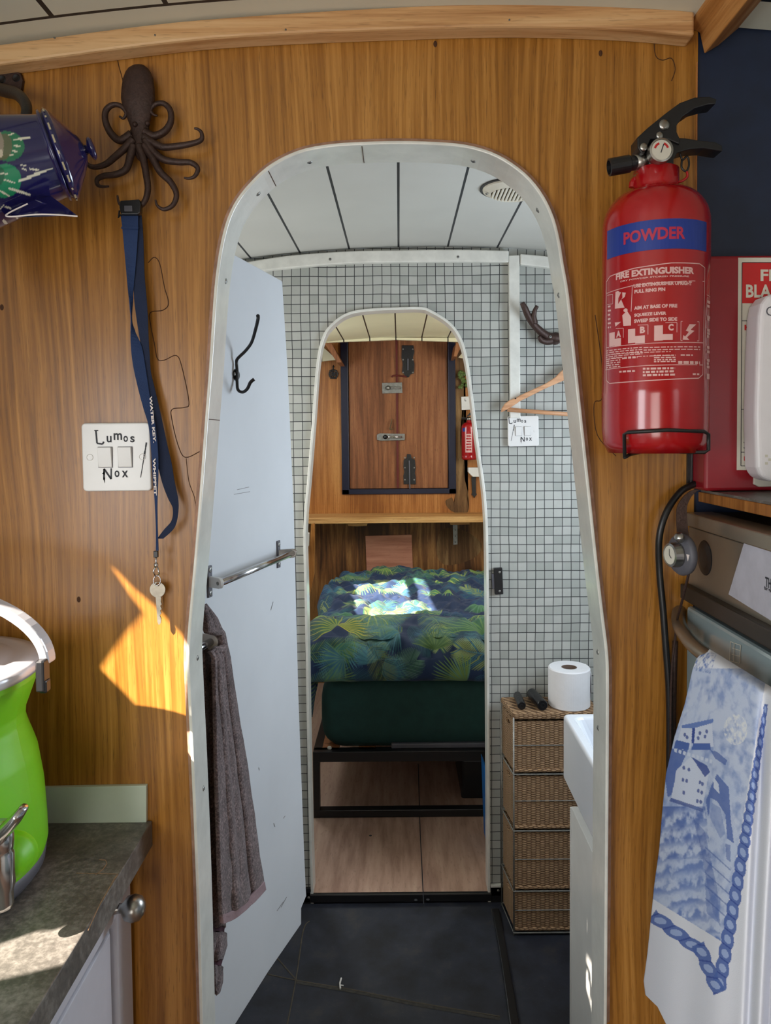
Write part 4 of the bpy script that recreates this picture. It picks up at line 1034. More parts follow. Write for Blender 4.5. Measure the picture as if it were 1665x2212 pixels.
plate_prism('squeeze_lever', [(1376, 297), (1400, 275), (1437, 245), (1468, 222), (1500, 210), (1532, 208), (1548, 214), (1546, 224), (1528, 226), (1500, 234), (1474, 252), (1462, 270), (1462, 285), (1468, 298), (1468, 312), (1440, 300), (1405, 300), (1392, 332), (1384, 330), (1377, 318)], Ye - .012, Ye + .012, M['blackp'], t)
plate_prism('carry_handle', [(1410, 345), (1412, 300), (1462, 297), (1480, 298), (1512, 303), (1545, 306), (1560, 314), (1561, 326), (1550, 325), (1520, 320), (1490, 322), (1462, 330), (1455, 345), (1456, 362), (1440, 352)], Ye - .009, Ye + .014, M['blackp'], t)
obj('rivet', lathe(NB(), P(1434, 270, Ye - .012), (0, -1, 0), [(.0062, 0), (.0058, .0014), (.003, .0022), (0, .0022)], 18), M['steel'], t, smooth=True)
obj('rivet', lathe(NB(), P(1424, 293, Ye - .012), (0, -1, 0), [(.0042, 0), (.004, .0014), (.002, .002), (0, .002)], 18), M['steel'], t, smooth=True)
obj('rivet', lathe(NB(), P(1390, 318, Ye - .012), (0, -1, 0), [(.0048, 0), (.0044, .0014), (.002, .002), (0, .002)], 18), M['steel'], t, smooth=True)
bm = tube(NB(), catmull([P(1468, 330, Ye), P(1474, 345, Ye), P(1484, 338, Ye), P(1488, 355, Ye), P(1482, 370, Ye), P(1472, 362, Ye), P(1473, 345, Ye)], 5), .0012, 6)
obj('pin_ring', bm, M['blackp'], t, smooth=True)
obj('seal_tie', tube(NB(), catmull([P(1455, 388, Ye), P(1470, 392, Ye), P(1484, 382, Ye), P(1483, 370, Ye)], 5), .0015, 6), M['red'], t, smooth=True)

# wire wall bracket that carries it
Yr = ecy - R_e - .004
t = thing('wire_bracket', 'black wire wall bracket under the large red fire extinguisher', 'bracket', (ecx, YB0, zb - .02))
fp = catmull([P(1352, 988, Yr + .004), P(1349, 960, Yr + .012), P(1353, 936, Yr + .008)], 4)
fp = [P(1349, 988, Yr + .02), P(1348, 938, Yr + .02), P(1356, 934, Yr + .012), P(1440, 929, Yr - .001), P(1520, 932, Yr + .014), P(1530, 938, Yr + .02), P(1530, 972, Yr + .02), P(1522, 977, Yr + .02), P(1460, 976, Yr + .03), P(1398, 974, Yr + .05)]
obj('front_loop', tube(NB(), fp, .0021, 10), M['black'], t, smooth=True)
obj('foot', tube(NB(), [P(1349, 988, Yr + .02), P(1360, 982, Yr + .05), P(1400, 973, YB0 - .004)], .0021, 10), M['black'], t, smooth=True)
obj('back_strap', box2(NB(), P(1485, 975, YB0 - .004), P(1495, 1045, YB0)), M['black'], t)
obj('back_strap', tube(NB(), [P(1491, 975, Yr + .03), P(1493, 968, YB0 - .003), P(1493, 1046, YB0 - .003)], .0022, 8), M['black'], t)

# ---- fire blanket case
Yf = .90
a, b = P(1528, 552, Yf), P(1528, 1061, Yf)
t = thing('fire_blanket_case', 'red fire blanket case with a white instruction label at the right edge', 'fire blanket', (a.x, YB0, b.z))
bx0, bx1, bz0, bz1 = a.x, a.x + .17, b.z, a.z
obj('case', box2(NB(), (bx0 - .001, Yf, bz0), (bx1, YB0 + .003, bz1)), M['redbox'], t, bevel=.004, seg=3)
fq = lambda a, b: P(1520 + a / 3.814, 520 + b / 3.814, Yf - .0006)
fq2 = lambda a, b: P(1520 + a / 3.814, 520 + b / 3.814, Yf - .0012)
lab = obj('label', add_poly(NB(), [(283, 140), (900, 140), (900, 1890), (270, 1890)], fq), M['paper'], t)
obj('header_field', add_poly(NB(), [(318, 180), (860, 180), (860, 515), (316, 515)], fq2), M['inkred'], lab)
bm = NB()
for q in ([(316, 180), (305, 1855), (860, 1855)], [(312, 660), (860, 660)], [(310, 1388), (860, 1388)], [(305, 1742), (860, 1742)], [(316, 180), (860, 180)]): add_line(bm, q, 6, fq2)
def tq(bm, s, a, b, w_, h_):
    me = add_text(bm, s, a, -b, w_, h_, lambda u, v: fq2(u, -v), bold=.03)
tq(bm, 'Remove the blanket', 600, 765, 420, 34); tq(bm, 'pull down the tapes', 600, 815, 420, 30); tq(bm, 'to release it', 560, 860, 340, 28); tq(bm, 'Turn off the heat', 600, 1350, 420, 36); tq(bm, 'wrap the blanket round', 560, 1665, 470, 28); tq(bm, 'to put out the flames', 560, 1708, 470, 26)
obj('small_print', bm, M['ink'], lab)
for a_ in (('Kitchen fires', 560, 715, 450, 46), ('Clothing fires', 560, 1440, 460, 46), ('Pull tapes down', 580, 1800, 500, 48)):
    bm = NB(); tq(bm, *a_); obj('red_lettering', bm, M['inkred'], lab)
bm = NB(); tq(bm, 'FIRE', 600, 285, 270, 95); tq(bm, 'BLANKET', 600, 415, 510, 108); obj('header_lettering', bm, M['paper'], lab)
for v in bpy.data.objects['header_lettering'].data.vertices: v.co.y -= .0006
obj('pull_tape', prism(NB(), [P(1630, 1022, Yf - .004), P(1700, 1018, Yf - .004), P(1700, 1050, Yf - .004), P(1640, 1052, Yf - .004), P(1628, 1046, Yf - .004)], (0, .004, 0)), M['paper'], t, bevel=.001)

# ---- white alarm at the right edge
Ya2 = .862
q = [(1640, 680), (1645, 655), (1658, 638), (1680, 630), (1740, 628), (1740, 1042), (1665, 1040), (1645, 1032), (1635, 1010), (1632, 900), (1636, 760)]
t = thing('gas_alarm', 'white rounded plastic alarm in front of the fire blanket label, right edge', 'alarm', P(1665, 840, Ya2))
obj('housing', prism(NB(), PS(q, Ya2), (0, .035, 0)), M['alarm'], t, bevel=.006, seg=4)
bm = NB(); add_text(bm, 'CO', 0, 0, .022, .011, flat(P(1675, 672, Ya2 - .0004), (1, 0, 0), (0, 0, 1)), bold=0); obj('lettering', bm, M['greyrubber'], t)
bm = NB()
for i in range(3):
    for j in range(3):
        if (i + j) % 2 == 0: box(bm, P(1655 + j * 7, 985 + i * 8, Ya2 - .0002), (.003, .0006, .003))
obj('sounder_slots', bm, M['paper'], t)

# ---- ledge above the cooker
xl = .381
lz1, lz0 = PX(1560, 1072, xl).z, PX(1560, 1095, xl).z
bm = NB(); box2(bm, (xl, -.4, lz0), (W1, YB0 + .003, lz1)); tag(obj('shelf', bm, M['bedply'], bevel=.001), 'wooden shelf edge with grey top between the fire blanket and the cooker', 'shelf')
o = obj('shelf_top', box2(NB(), (xl + .002, -.4, lz1), (W1, YB0, lz1 + .003)), M['worktop']); o.parent = bpy.data.objects['shelf']

# ---- cooker
XC = .362
M['glass_pale'] = plain('pale_glass_panel', S(150, 165, 168), .12, var=.02, coat=.6)
M['cooksteel'] = plain('cooker_steel', S(150, 142, 128), .3, .75, var=.08, vs=12)
M['cookdark'] = plain('dark_trim', S(52, 46, 40), .4, .3)
t = thing('cooker', 'built-in cooker with steel control panel and pale glass door at the right', 'cooker', (XC + .2, .65, .6))
def cx(px, py, X=XC): return PX(px, py, X)
Yfar = .925
def slab_x(name, z0, z1, X0, X1, mat, y0=.30, y1=Yfar, bv=.0015, parent=t): return obj(name, box2(NB(), (X0, y0, z0), (X1, y1, z1)), mat, parent, bevel=bv)
zz = lambda px, py, X=XC: PX(px, py, X).z
zt0, zt1 = zz(1560, 1148), zz(1560, 1120)
slab_x('carcass', .55, lz0 - .012, XC + .025, W1 - .02, M['cookdark'])
slab_x('top_trim', zz(1560, 1160, XC - .006), zz(1560, 1128, XC - .006), XC - .006, XC + .03, M['cooksteel'])
cp0 = zz(1560, 1300)
cpn = slab_x('control_panel', cp0, zz(1560, 1160), XC, XC + .03, M['cooksteel'])
slab_x('lower_trim', zz(1560, 1345, XC - .010), zz(1560, 1308, XC - .010), XC - .010, XC + .03, M['cookdark'])
kb_ = PX(1522, 1205, XC); obj('black_disc', lathe(NB(), kb_, (-1, 0, 0), [(.021, 0), (.020, .0008), (.012, .0022), (0, .0024)], 28), M['blackp'], cpn)  # plain black disc lying on the control panel
# reflection on the steel painted as a grey field under the badge lettering
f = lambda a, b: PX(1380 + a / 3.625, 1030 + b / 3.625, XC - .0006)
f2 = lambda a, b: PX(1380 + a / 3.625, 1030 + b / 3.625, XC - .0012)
bd = obj('painted_reflection', add_poly(NB(), [(830, 490), (1200, 590), (1200, 1230), (700, 920)], f), plain('reflection_grey', S(178, 176, 186), .4), cpn)
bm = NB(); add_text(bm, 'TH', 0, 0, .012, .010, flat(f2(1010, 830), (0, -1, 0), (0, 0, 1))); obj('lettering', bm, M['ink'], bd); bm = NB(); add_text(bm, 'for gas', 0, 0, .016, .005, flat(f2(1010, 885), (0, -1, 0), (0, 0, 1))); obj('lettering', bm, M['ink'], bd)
dr = slab_x('oven_door', .62, zz(1560, 1352), XC - .002, XC + .03, M['glass_pale'], bv=.004)
bm = NB()
for q in ([(715, 1290), (795, 1320), (785, 1460), (708, 1440), (715, 1290)], [(728, 1340), (790, 1360)], [(725, 1390), (788, 1405)], [(745, 1300), (740, 1445)]): add_line(bm, q, 5, lambda a, b: PX(1380 + a / 3.625, 1030 + b / 3.625, XC - .0030))
obj('door_sticker', bm, M['paper'], dr)
hz = PX(1520, 1405, XC - .03)
hp = [PX(1466, 1318, XC - .004), PX(1466, 1345, XC - .016), PX(1480, 1372, XC - .028), PX(1520, 1412, XC - .031), Vector((XC - .031, .60, hz.z)), Vector((XC - .031, .36, hz.z))]
obj('door_handle', tube(NB(), catmull(hp, 6), .0085, 16), M['cooksteel'], dr, smooth=True)

# ---- dial hanging beside the cooker with its dark strap, and the cables
t = thing('hanging_dial', 'round grey dial with a small clock face hanging on a dark strap beside the cooker', 'timer', P(1480, 1200, .84))
dc = P(1484, 1197, .85); dax = Vector((-.97, -.24, .0)).normalized()
obj('disc', lathe(NB(), dc, dax, [(.0, 0), (.018, 0), (.0235, .003), (.0245, .008), (.022, .0115), (0, .0125)], 32), M['greyrubber'], t, smooth=True)
fc = dc + dax * .012
cl = obj('clock', lathe(NB(), fc, dax, [(.014, 0), (.0145, .002), (.0135, .011), (.0115, .012), (.011, .0105), (0, .0105)], 28), M['steel'], t, smooth=False)
obj('clock_face', lathe(NB(), fc + dax * .0106, dax, [(.0108, 0), (.0108, .0004), (0, .0004)], 24), M['paper'], cl)
ff = flat(fc + dax * .0116, Vector((.24, -.97, 0)), (0, 0, 1)); obj('clock_hands', add_line(add_line(NB(), [(0, 0), (0, .007)], .0009, ff), [(0, 0), (.004, -.003)], .0009, ff), M['ink'], cl)
fd = flat(dc + dax * .0128 + Vector((.005, -.018, 0)), Vector((.24, -.97, 0)), (0, 0, 1))
obj('arrow_mark', add_poly(NB(), [(-.003, .003), (.003, .003), (0, -.005)], fd), M['inkwhite'], t)
obj('crown', lathe(NB(), P(1467, 1161, .83), (-.6, -.6, .5), [(.005, -.004), (.0055, .003), (.003, .005), (0, .005)], 16), M['steel'], t, smooth=True)
rib2 = [(1463, 1496, 1158), (1461, 1492, 1120), (1463, 1492, 1095), (1475, 1500, 1075), (1490, 1512, 1062), (1500, 1520, 1058)]
L = [P(a, y, .86) for a, b, y in rib2]; Rr = [P(b - 8, y, .86) for a, b, y in rib2]; ribbon('strap', L, Rr, M['castiron'], t, .002)
obj('lead', tube(NB(), catmull([P(1487, 1240, .85), P(1480, 1270, .86), P(1470, 1310, .88), P(1462, 1340, .90), P(1458, 1380, .91), P(1452, 1430, .915), P(1449, 1500, .92), P(1448, 1640, .92)], 6), .0016, 8), M['castiron'], t, smooth=True)
q = [P(1502, 1045, .93), P(1470, 1062, .925), P(1440, 1105, .92), P(1424, 1160, .92), P(1424, 1230, .925), P(1432, 1320, .925), P(1438, 1400, .925), P(1444, 1480, .925), P(1446, 1560, .925), P(1446, 1700, .925), P(1450, 1900, .925), P(1450, 2260, .925)]
tag(obj('power_cable', tube(NB(), catmull(q, 8), .0042, 12), M['blackp'], smooth=True), 'thick black cable looping down the wall edge beside the cooker', 'cable')
q = [P(1458, 1385, .93), P(1455, 1500, .93), P(1453, 1700, .93), P(1455, 2260, .93)]
tag(obj('gas_pipe', tube(NB(), catmull(q, 6), .0035, 10), M['castiron'], smooth=True), 'thin brown pipe running down between the black cable and the cooker', 'pipe')

# ---- tea towel over the oven handle
def tea_towel():
    z6 = lambda a, b: (1350 + a / 2.724, 1400 + b / 2.724)
    nv, nu = 620, 260
    rowsL = [(500, 5), (460, 20), (420, 60), (395, 130), (350, 330), (290, 520), (240, 740), (218, 960), (200, 1180), (170, 1400), (150, 1600), (130, 1800), (108, 1960), (118, 2040), (190, 2110), (240, 2212), (250, 2400)]
    ys = np.array([r[1] for r in rowsL]); xs = np.array([r[0] for r in rowsL])
    vv = np.linspace(5, 2400, nv); left = np.interp(vv, ys, xs)
    Z = np.zeros((nv, nu, 2)); pts = np.zeros((nv, nu, 3))
    for i in range(nv):
        f_ = (vv[i] - 5) / 2395
        top_drop = 0.62      # the top edge descends to the right with the rail
        for j in range(nu):
            g_ = j / (nu - 1); x_ = left[i] + (1180 - left[i]) * g_
            y_ = vv[i] + max(0, (x_ - 500)) * top_drop * max(0, 1 - f_ * 1.6)
            Z[i, j] = (x_, y_)
            X = XC - .044 - .020 * min(1, f_ * 1.3) - .002 * sin(x_ / 45 + f_ * 3) * f_
            fold = math.exp(-((x_ - (830 - 110 * f_)) / 30) ** 2) * .010 + math.exp(-((x_ - (960 - 120 * f_)) / 40) ** 2) * .014
            X += fold * min(1, f_ * 5 + .15)
            roll = max(0, 1 - (vv[i] - 5) / 90) ** 2 * .014; X += roll
            p = PX(*z6(x_, y_), X); pts[i, j] = p
    zx, zy = Z[..., 0], Z[..., 1]
    col = np.ones((nv, nu, 3)) * np.array(S(224, 226, 234))
    rng = np.random.default_rng(5)
    def fbm(sx, sy, seed):
        r = np.zeros((nv, nu)); q = np.random.default_rng(seed)
        for o_ in range(4):
            gx, gy = max(2, int(nu * sx * 2 ** o_)), max(2, int(nv * sy * 2 ** o_)); g = q.random((gy + 1, gx + 1))
            yi = np.linspace(0, gy - .001, nv); xi = np.linspace(0, gx - .001, nu); y0 = yi.astype(int); x0 = xi.astype(int); fy = (yi - y0)[:, None]; fx = (xi - x0)[None]
            r += ((g[y0][:, x0] * (1 - fx) + g[y0][:, x0 + 1] * fx) * (1 - fy) + (g[y0 + 1][:, x0] * (1 - fx) + g[y0 + 1][:, x0 + 1] * fx) * fy) / 2 ** o_
        return r / 1.875
    def put(mask, c, a=1.0):
        a = np.clip(a * mask, 0, 1)[..., None]; col[:] = col * (1 - a) + np.array(S(*c)) * a
    def poly(pg):
        m = np.zeros((nv, nu), bool); n = len(pg)
        for i in range(n):
            (xa, ya), (xb, yb) = pg[i], pg[(i + 1) % n]
            if ya == yb: continue
            m ^= ((ya > zy) != (yb > zy)) & (zx < (xb - xa) * (zy - ya) / (yb - ya) + xa)
        return m.astype(float)
    n1, n2, n3 = fbm(.03, .02, 1), fbm(.12, .08, 2), fbm(.4, .25, 3)
    edge = 800 - (zy - 350) * .165                                    # inner edge of the side border
    inside = ((zx < edge) & (zy > 120) & (zy < 1480 + (zx - 170) * .62)).astype(float)
    put(inside, (176, 192, 222), np.clip(.35 + n1 * .7, 0, 1) * inside)
    put(inside, (120, 144, 196), np.clip((n2 - .42) * 2.4, 0, .8))
    B1, B2, B3 = (76, 104, 172), (104, 130, 190), (52, 76, 150)
    LT = (206, 214, 232)
    put(poly([(420, 20), (540, 30), (500, 150), (400, 130)]), B2, np.clip((n3 - .4) * 4, 0, 1))
    put(poly([(250, 590), (370, 600), (330, 690), (300, 720), (310, 830), (250, 880), (235, 760)]), B1, .9)
    put(poly([(335, 460), (400, 480), (385, 590), (300, 570)]), LT); put(poly([(410, 470), (510, 430), (520, 580), (400, 590)]), LT)
    put(poly([(300, 540), (380, 560), (370, 600), (285, 590)]), B1); put(poly([(400, 560), (500, 560), (505, 600), (390, 600)]), B1); put(poly([(395, 470), (412, 470), (405, 560), (390, 560)]), B3)
    put(poly([(330, 455), (400, 440), (520, 415), (515, 440), (410, 470), (335, 470)]), B2)
    for k in range(9): put(poly([(290 + k * 26, 590 + k * 8), (306 + k * 26, 594 + k * 8), (304 + k * 26, 615 + k * 8), (288 + k * 26, 610 + k * 8)]), LT)
    put(poly([(300, 720), (385, 640), (490, 750), (450, 960), (270, 880), (290, 790)]), LT)
    put(poly([(390, 640), (480, 690), (500, 730), (470, 760)]), B3, .9)
    for a, b in ((345, 705), (375, 715), (340, 775), (362, 782), (345, 850), (440, 790), (455, 800), (430, 840), (450, 850), (425, 900), (445, 905), (350, 510), (365, 525), (440, 500), (470, 520), (480, 490), (430, 530)): put((((zx - a) / 8) ** 2 + ((zy - b) / 12) ** 2 < 1).astype(float), B3, .85)
    put(poly([(500, 600), (540, 610), (600, 660), (590, 690), (530, 650)]), B1, .8)
    put(poly([(540, 740), (610, 820), (620, 1000), (640, 1150), (600, 1120), (590, 980), (540, 900), (500, 880), (490, 1000), (475, 900), (510, 800)]), B1, .85)
    put(poly([(520, 760), (550, 800), (555, 860), (520, 820)]), LT); put(poly([(510, 910), (560, 940), (590, 1090), (560, 1120), (500, 1000)]), B2, .5)
    put(poly([(270, 880), (460, 945), (455, 965), (260, 900)]), B3, .8)
    water = ((zy > 930) & (zy < 1480 + (zx - 170) * .62) & (zx < 470 + (zy - 930) * .12)).astype(float)
    s_ = np.sin(zy / 15 + n2 * 9 + zx / 90) * .5 + .5
    put(water, B2, np.clip((s_ * .9 + n2 - .75) * 1.2, 0, .85)); put(water * (zy < 1240), B1, np.clip((n2 - .40) * 2.5, 0, .7))
    put(poly([(400, 1000), (470, 1080), (500, 1240), (540, 1400), (560, 1640), (520, 1560), (480, 1380), (450, 1200)]), B1, .5)
    put(poly([(470, 1380), (560, 1470), (550, 1620), (480, 1560)]), B2, .6)
    put(poly([(590, 1150), (620, 1160), (620, 1260), (595, 1240)]), B1, .6)
    for k in range(5): put((np.abs(zy - (1180 + k * 75) - (zx - 480) * .9) < 5).astype(float) * (zx > 470) * (zx < 620), B1, .6)
    put(inside * ((zx - 650) ** 2 / 70 ** 2 + (zy - 480) ** 2 / 90 ** 2 < 1), (226, 228, 230), np.clip((n3 - .35) * 3, 0, .9))
    # rope border: beads along a line
    def rope(p0, p1, w0, w1, nb):
        p0, p1 = np.array(p0, float), np.array(p1, float); d = p1 - p0; L = np.hypot(*d); d /= L; nrm = np.array([-d[1], d[0]])
        u = (zx - p0[0]) * d[0] + (zy - p0[1]) * d[1]; v = (zx - p0[0]) * nrm[0] + (zy - p0[1]) * nrm[1]; f_ = np.clip(u / L, 0, 1); wd = w0 + (w1 - w0) * f_
        m = ((u > 0) & (u < L)).astype(float); ph = (u / L * nb + v / wd * .25) % 1
        half = wd * (.72 + .28 * np.sin(ph * pi)); on = m * (np.abs(v) < half)
        put(on, B1, .95); put(on * (((ph - .5) / .27) ** 2 + (v / wd / .55) ** 2 < 1), (166, 184, 222), .85); put(on * (np.abs(ph) < .10), B3, .9)
    rope((550, 2010), (700, 1160), 44, 36, 10); rope((700, 1160), (830, 330), 36, 12, 13)
    rope((160, 1570), (440, 1780), 42, 40, 3); rope((430, 1740), (550, 2030), 44, 40, 3)
    me = grid_me('tea_towel', pts, nu, nv, col)
    o = obj_me('tea_towel', me, M['teatowel'])
    s = o.modifiers.new('s', 'SOLIDIFY'); s.thickness = .0016; s.offset = 1
    return tag(o, 'white tea towel printed with a blue harbour scene and rope border over the oven handle', 'towel')
tea_towel()
# ================================================================== BATHROOM THINGS
# ---- white door leaf standing open on the left
hp0 = Vector((-.345, .992, 0)); hp1 = Vector((-.205, 1.507, 0)); dd = (hp1 - hp0).normalized(); dn_ = Vector((dd.y, -dd.x, 0))   # normal towards the room (+X)
DP = lambda a, b, off=0: PP(a, b, hp0 + dn_ * off, dn_)
dl = [(503, 548), (556, 577), (610, 607), (622, 800), (635, 1100), (645, 1500), (657, 1830), (661, 1919), (662, 1935), (651, 1962), (651, 1996), (580, 2099), (509, 2212)]
dpts = [DP(*p) for p in dl]
zt_ = dpts[0].z + (dpts[0].z - dpts[2].z) / ((dpts[2] - dpts[0]).length) * (dpts[0] - hp0 - Vector((0, 0, dpts[0].z))).length * .3
zb_ = dpts[-1].z - .012
bm = NB(); o_pts = [hp0 + Vector((0, 0, zb_))] + [hp0 + Vector((0, 0, dpts[0].z + .012))] + dpts
prism(bm, o_pts, -dn_ * .022)
door = obj('door_1', bm, M['door'], bevel=.002); door['kind'] = 'structure'
for z in (.55, 1.1, 1.55): obj('hinge', cyl(NB(), hp0 + dn_ * -.012 + Vector((0, -.004, z)), hp0 + dn_ * -.012 + Vector((0, -.004, z + .06)), .004), M['steel'], door)
bm = NB()
for q in (((598, 1968), (612, 1948)), ((607, 1960), (619, 1938)), ((591, 1778), (594, 1786)), ((559, 1658), (560, 1664)), ((612, 1768), (616, 1762)), ((505, 1068), (540, 1062)), ((512, 1058), (538, 1052)), ((585, 1318), (590, 1300))): add_line(bm, q, 1.0, lambda a, b: DP(a, b, .0004))
obj('scuff_mark', bm, plain('scuff', S(120, 118, 116), .6), door)

# ---- coat hook on the door
hb = DP(509, 810)
t = thing('coat_hook', 'black wire double coat hook screwed to the white door', 'hook', hb)
obj('base_plate', lathe(NB(), DP(509, 810), dn_, [(.010, -.001), (.010, .002), (.008, .0035), (0, .0035)], 20, 1, 1.0), M['blackp'], t, smooth=False)
q = [(DP(512, 800, .006)), DP(511, 785, .005), DP(513, 775, .008), DP(530, 758, .02), DP(543, 740, .035), DP(551, 715, .05), DP(557, 690, .062), DP(557, 682, .066)]
obj('hat_prong', tube(NB(), catmull(q, 6), [.0026, .0026, .0026, .0028, .003], 10), M['blackp'], t, smooth=True)
q = [DP(512, 800, .006), DP(512, 825, .006), DP(514, 842, .010), DP(524, 847, .018), DP(534, 840, .028), DP(541, 826, .036), DP(549, 819, .042)]
obj('lower_prong', tube(NB(), catmull(q, 6), [.0026, .0026, .0026, .0028, .003], 10), M['blackp'], t, smooth=True)
screw(DP(508, 808, .0035), dn_, .0036, t)

# ---- towel rails
def rail(label, near, far, boff, nend, fend):
    t = thing('towel_rail', label, 'towel rail', DP(*near), 'towel rails on the white door')
    for i, (c_, e_) in enumerate(((near, nend), (far, fend))):
        p = DP(*c_)
        Mx = Matrix((dd, dn_, Vector((0, 0, 1)))).transposed(); b = NB(); box(b, p + dn_ * .0015, (.012, .003, .050 if i == 0 else .052), Mx)
        o = obj('flange', b, M['greyrubber'], t, bevel=.001)
        for s_ in (-1, 1): screw(p + Vector((0, 0, s_ * .0185)) + dn_ * .003, dn_, .0045, o)
        e = e_ if isinstance(e_, Vector) else DP(*e_, boff)
        # flat arm ending round
        bm = NB(); L = (e - p); fwd = L.normalized(); up = Vector((0, 0, 1)); th = .0028; hw = .0085; side = fwd.cross(up).normalized()
        prof_ = [p + up * hw, p - up * hw] + [e - up * hw * cos(a) + fwd * hw * sin(a) for a in np.linspace(0, pi, 10)]
        prism(bm, [q_ - side * th for q_ in prof_], side * th * 2); arm = obj('arm', bm, M['white'] if i == 0 else M['steel'], t, bevel=.0008)
        obj('arm_bolt', lathe(NB(), e, -side if (-side).y < 0 else side, [(.003, 0), (.003, th + .001), (.0015, th + .0012), (0, th + .0012)], 12), M['dullsteel'], arm)
    e0 = nend if isinstance(nend, Vector) else DP(*nend, boff); e1 = fend if isinstance(fend, Vector) else DP(*fend, boff)
    obj('bar', cyl(NB(), e0, e1, .0056, 20), M['chrome'], t, smooth=True)
    return e0, e1
near = DP(451, 1256); e0 = near + dn_ * .042 + dd * .004; far = DP(600, 1197); e1 = far + dn_ * .042 + dd * .004
# aim the bar ends at the measured places
e0 = DP(474, 1260, .028); e1 = DP(632, 1195, .028)
rail('chrome towel rail, the upper bare one on the white door', (451, 1256), (600, 1197), .028, e0, e1)
f0 = DP(462, 1383, .040); f1 = f0 + (e1 - e0) * .96 + Vector((0, 0, 0)); 
pn = Vector(f0 - dn_ * .040); pf = Vector(f1 - dn_ * .040)
f1 = Vector(f0); f0_ = f0 - dd * .075; pf = pn - dd * .075
t = thing('towel_rail', 'lower towel rail on the white door, under the brown towel', 'towel rail', pn, 'towel rails on the white door')
bar = obj('bar', cyl(NB(), f0_, f1, .0056, 20), M['chrome'], t, smooth=True)
for p, e in ((pf, f0_), (pn, f1)):
    Mx = Matrix((dd, dn_, Vector((0, 0, 1)))).transposed(); b = NB(); box(b, p + dn_ * .0015, (.012, .003, .05), Mx); obj('flange', b, M['greyrubber'], t, bevel=.001)
    bm = NB(); fwd = dn_; up = Vector((0, 0, 1)); side = fwd.cross(up).normalized(); th = .004; hw = .0118; side = side if side.y < 0 else -side
    pr = [p + up * hw, p - up * hw] + [e - up * hw * cos(a) + fwd * hw * sin(a) for a in np.linspace(0, pi, 12)]
    arm = obj('arm', prism(bm, [q_ + side * .006 - side * th for q_ in pr], side * th * 2), M['white'], t, bevel=.001)
    obj('arm_bolt', lathe(NB(), e + side * .010, side, [(.0040, 0), (.0040, .0004), (.0034, .0008), (.0016, .0004), (0, .0004)], 16), M['dullsteel'], arm)

# ---- brown towel hanging over the lower rail
def towel():
    t = thing('bath_towel', 'thick brown bath towel hanging from the lower rail on the white door', 'towel', f0)
    def layer(name, rows, offs, foldamp, seed, mat=M['terry'], th=.006, ridges=()):
        nv, nu = 150, 60; ys = [r[2] for r in rows]; ls = [r[0] for r in rows]; rs = [r[1] for r in rows]
        vv = np.linspace(ys[0], ys[-1], nv); pts = np.zeros((nv, nu, 3))
        for i, y_ in enumerate(vv):
            l_, r_ = np.interp(y_, ys, ls), np.interp(y_, ys, rs); f_ = i / (nv - 1)
            for j in range(nu):
                g_ = j / (nu - 1); px_ = l_ + (r_ - l_) * g_
                yy = y_ + (offs[2](g_, f_) if len(offs) > 2 else 0)
                off = offs[0] + (offs[1] - offs[0]) * f_ + foldamp * sin(g_ * 9 + seed + f_ * 1.2) * (.3 + f_)
                for (rg, wd_, am) in ridges: off += am * math.exp(-((g_ - rg - .1 * f_) / wd_) ** 2)
                off += .0035 * noise.noise(Vector((px_ * .05, yy * .02, seed)))
                pts[i, j] = DP(px_, yy, off)
        o = obj_me(name, grid_me(name, pts, nu, nv), mat, t)
        s = o.modifiers.new('s', 'SOLIDIFY'); s.thickness = th; s.offset = -1
        return o
    bow_ = lambda g_, f_: (1 - g_) ** 1.0 * 75 * max(0, (f_ - .80) / .20) + 12 * sin(g_ * 3.1) * max(0, (f_ - .85) / .15)
    layer('front_fold', [(437, 438, 1308), (437, 462, 1335), (437, 474, 1361), (475, 478, 1366), (478, 485, 1401), (446, 487, 1406), (456, 490, 1420), (459, 508, 1540), (461, 527, 1650), (464, 543, 1760), (468, 554, 1850), (472, 564, 1905)], (.050, .075, bow_), .0015, 1.0, ridges=((.62, .06, -.010), (.30, .05, .004)))
    layer('hem_band', [(472, 565, 1902), (474, 568, 1919)], (.076, .076, lambda g_, f_: (1 - g_) * 75 + 12 * sin(g_ * 3.1)), .001, 1.0, M['hem'])
    # (the inner, shaded layer hangs lower)
    layer('back_fold', [(434, 470, 1396), (436, 468, 1480), (441, 470, 1700), (446, 472, 1850), (448, 486, 1960), (452, 487, 2000)], (.030, .036), .003, 2.3, M['terry'])
    layer('striped_band', [(452, 478, 2000), (452, 478, 2012)], (.034, .034), .001, 2, plain('purple_band', S(78, 50, 62), .9))
    layer('back_fold', [(452, 484, 2012), (454, 486, 2040), (455, 478, 2070)], (.036, .036), .003, 2.0)
    layer('striped_band', [(455, 474, 2070), (456, 474, 2084)], (.034, .034), .001, 2, bpy.data.materials['purple_band'])
    layer('back_fold', [(456, 477, 2084), (458, 476, 2120), (460, 470, 2139), (461, 463, 2143)], (.036, .036), .002, 2.0)
towel()

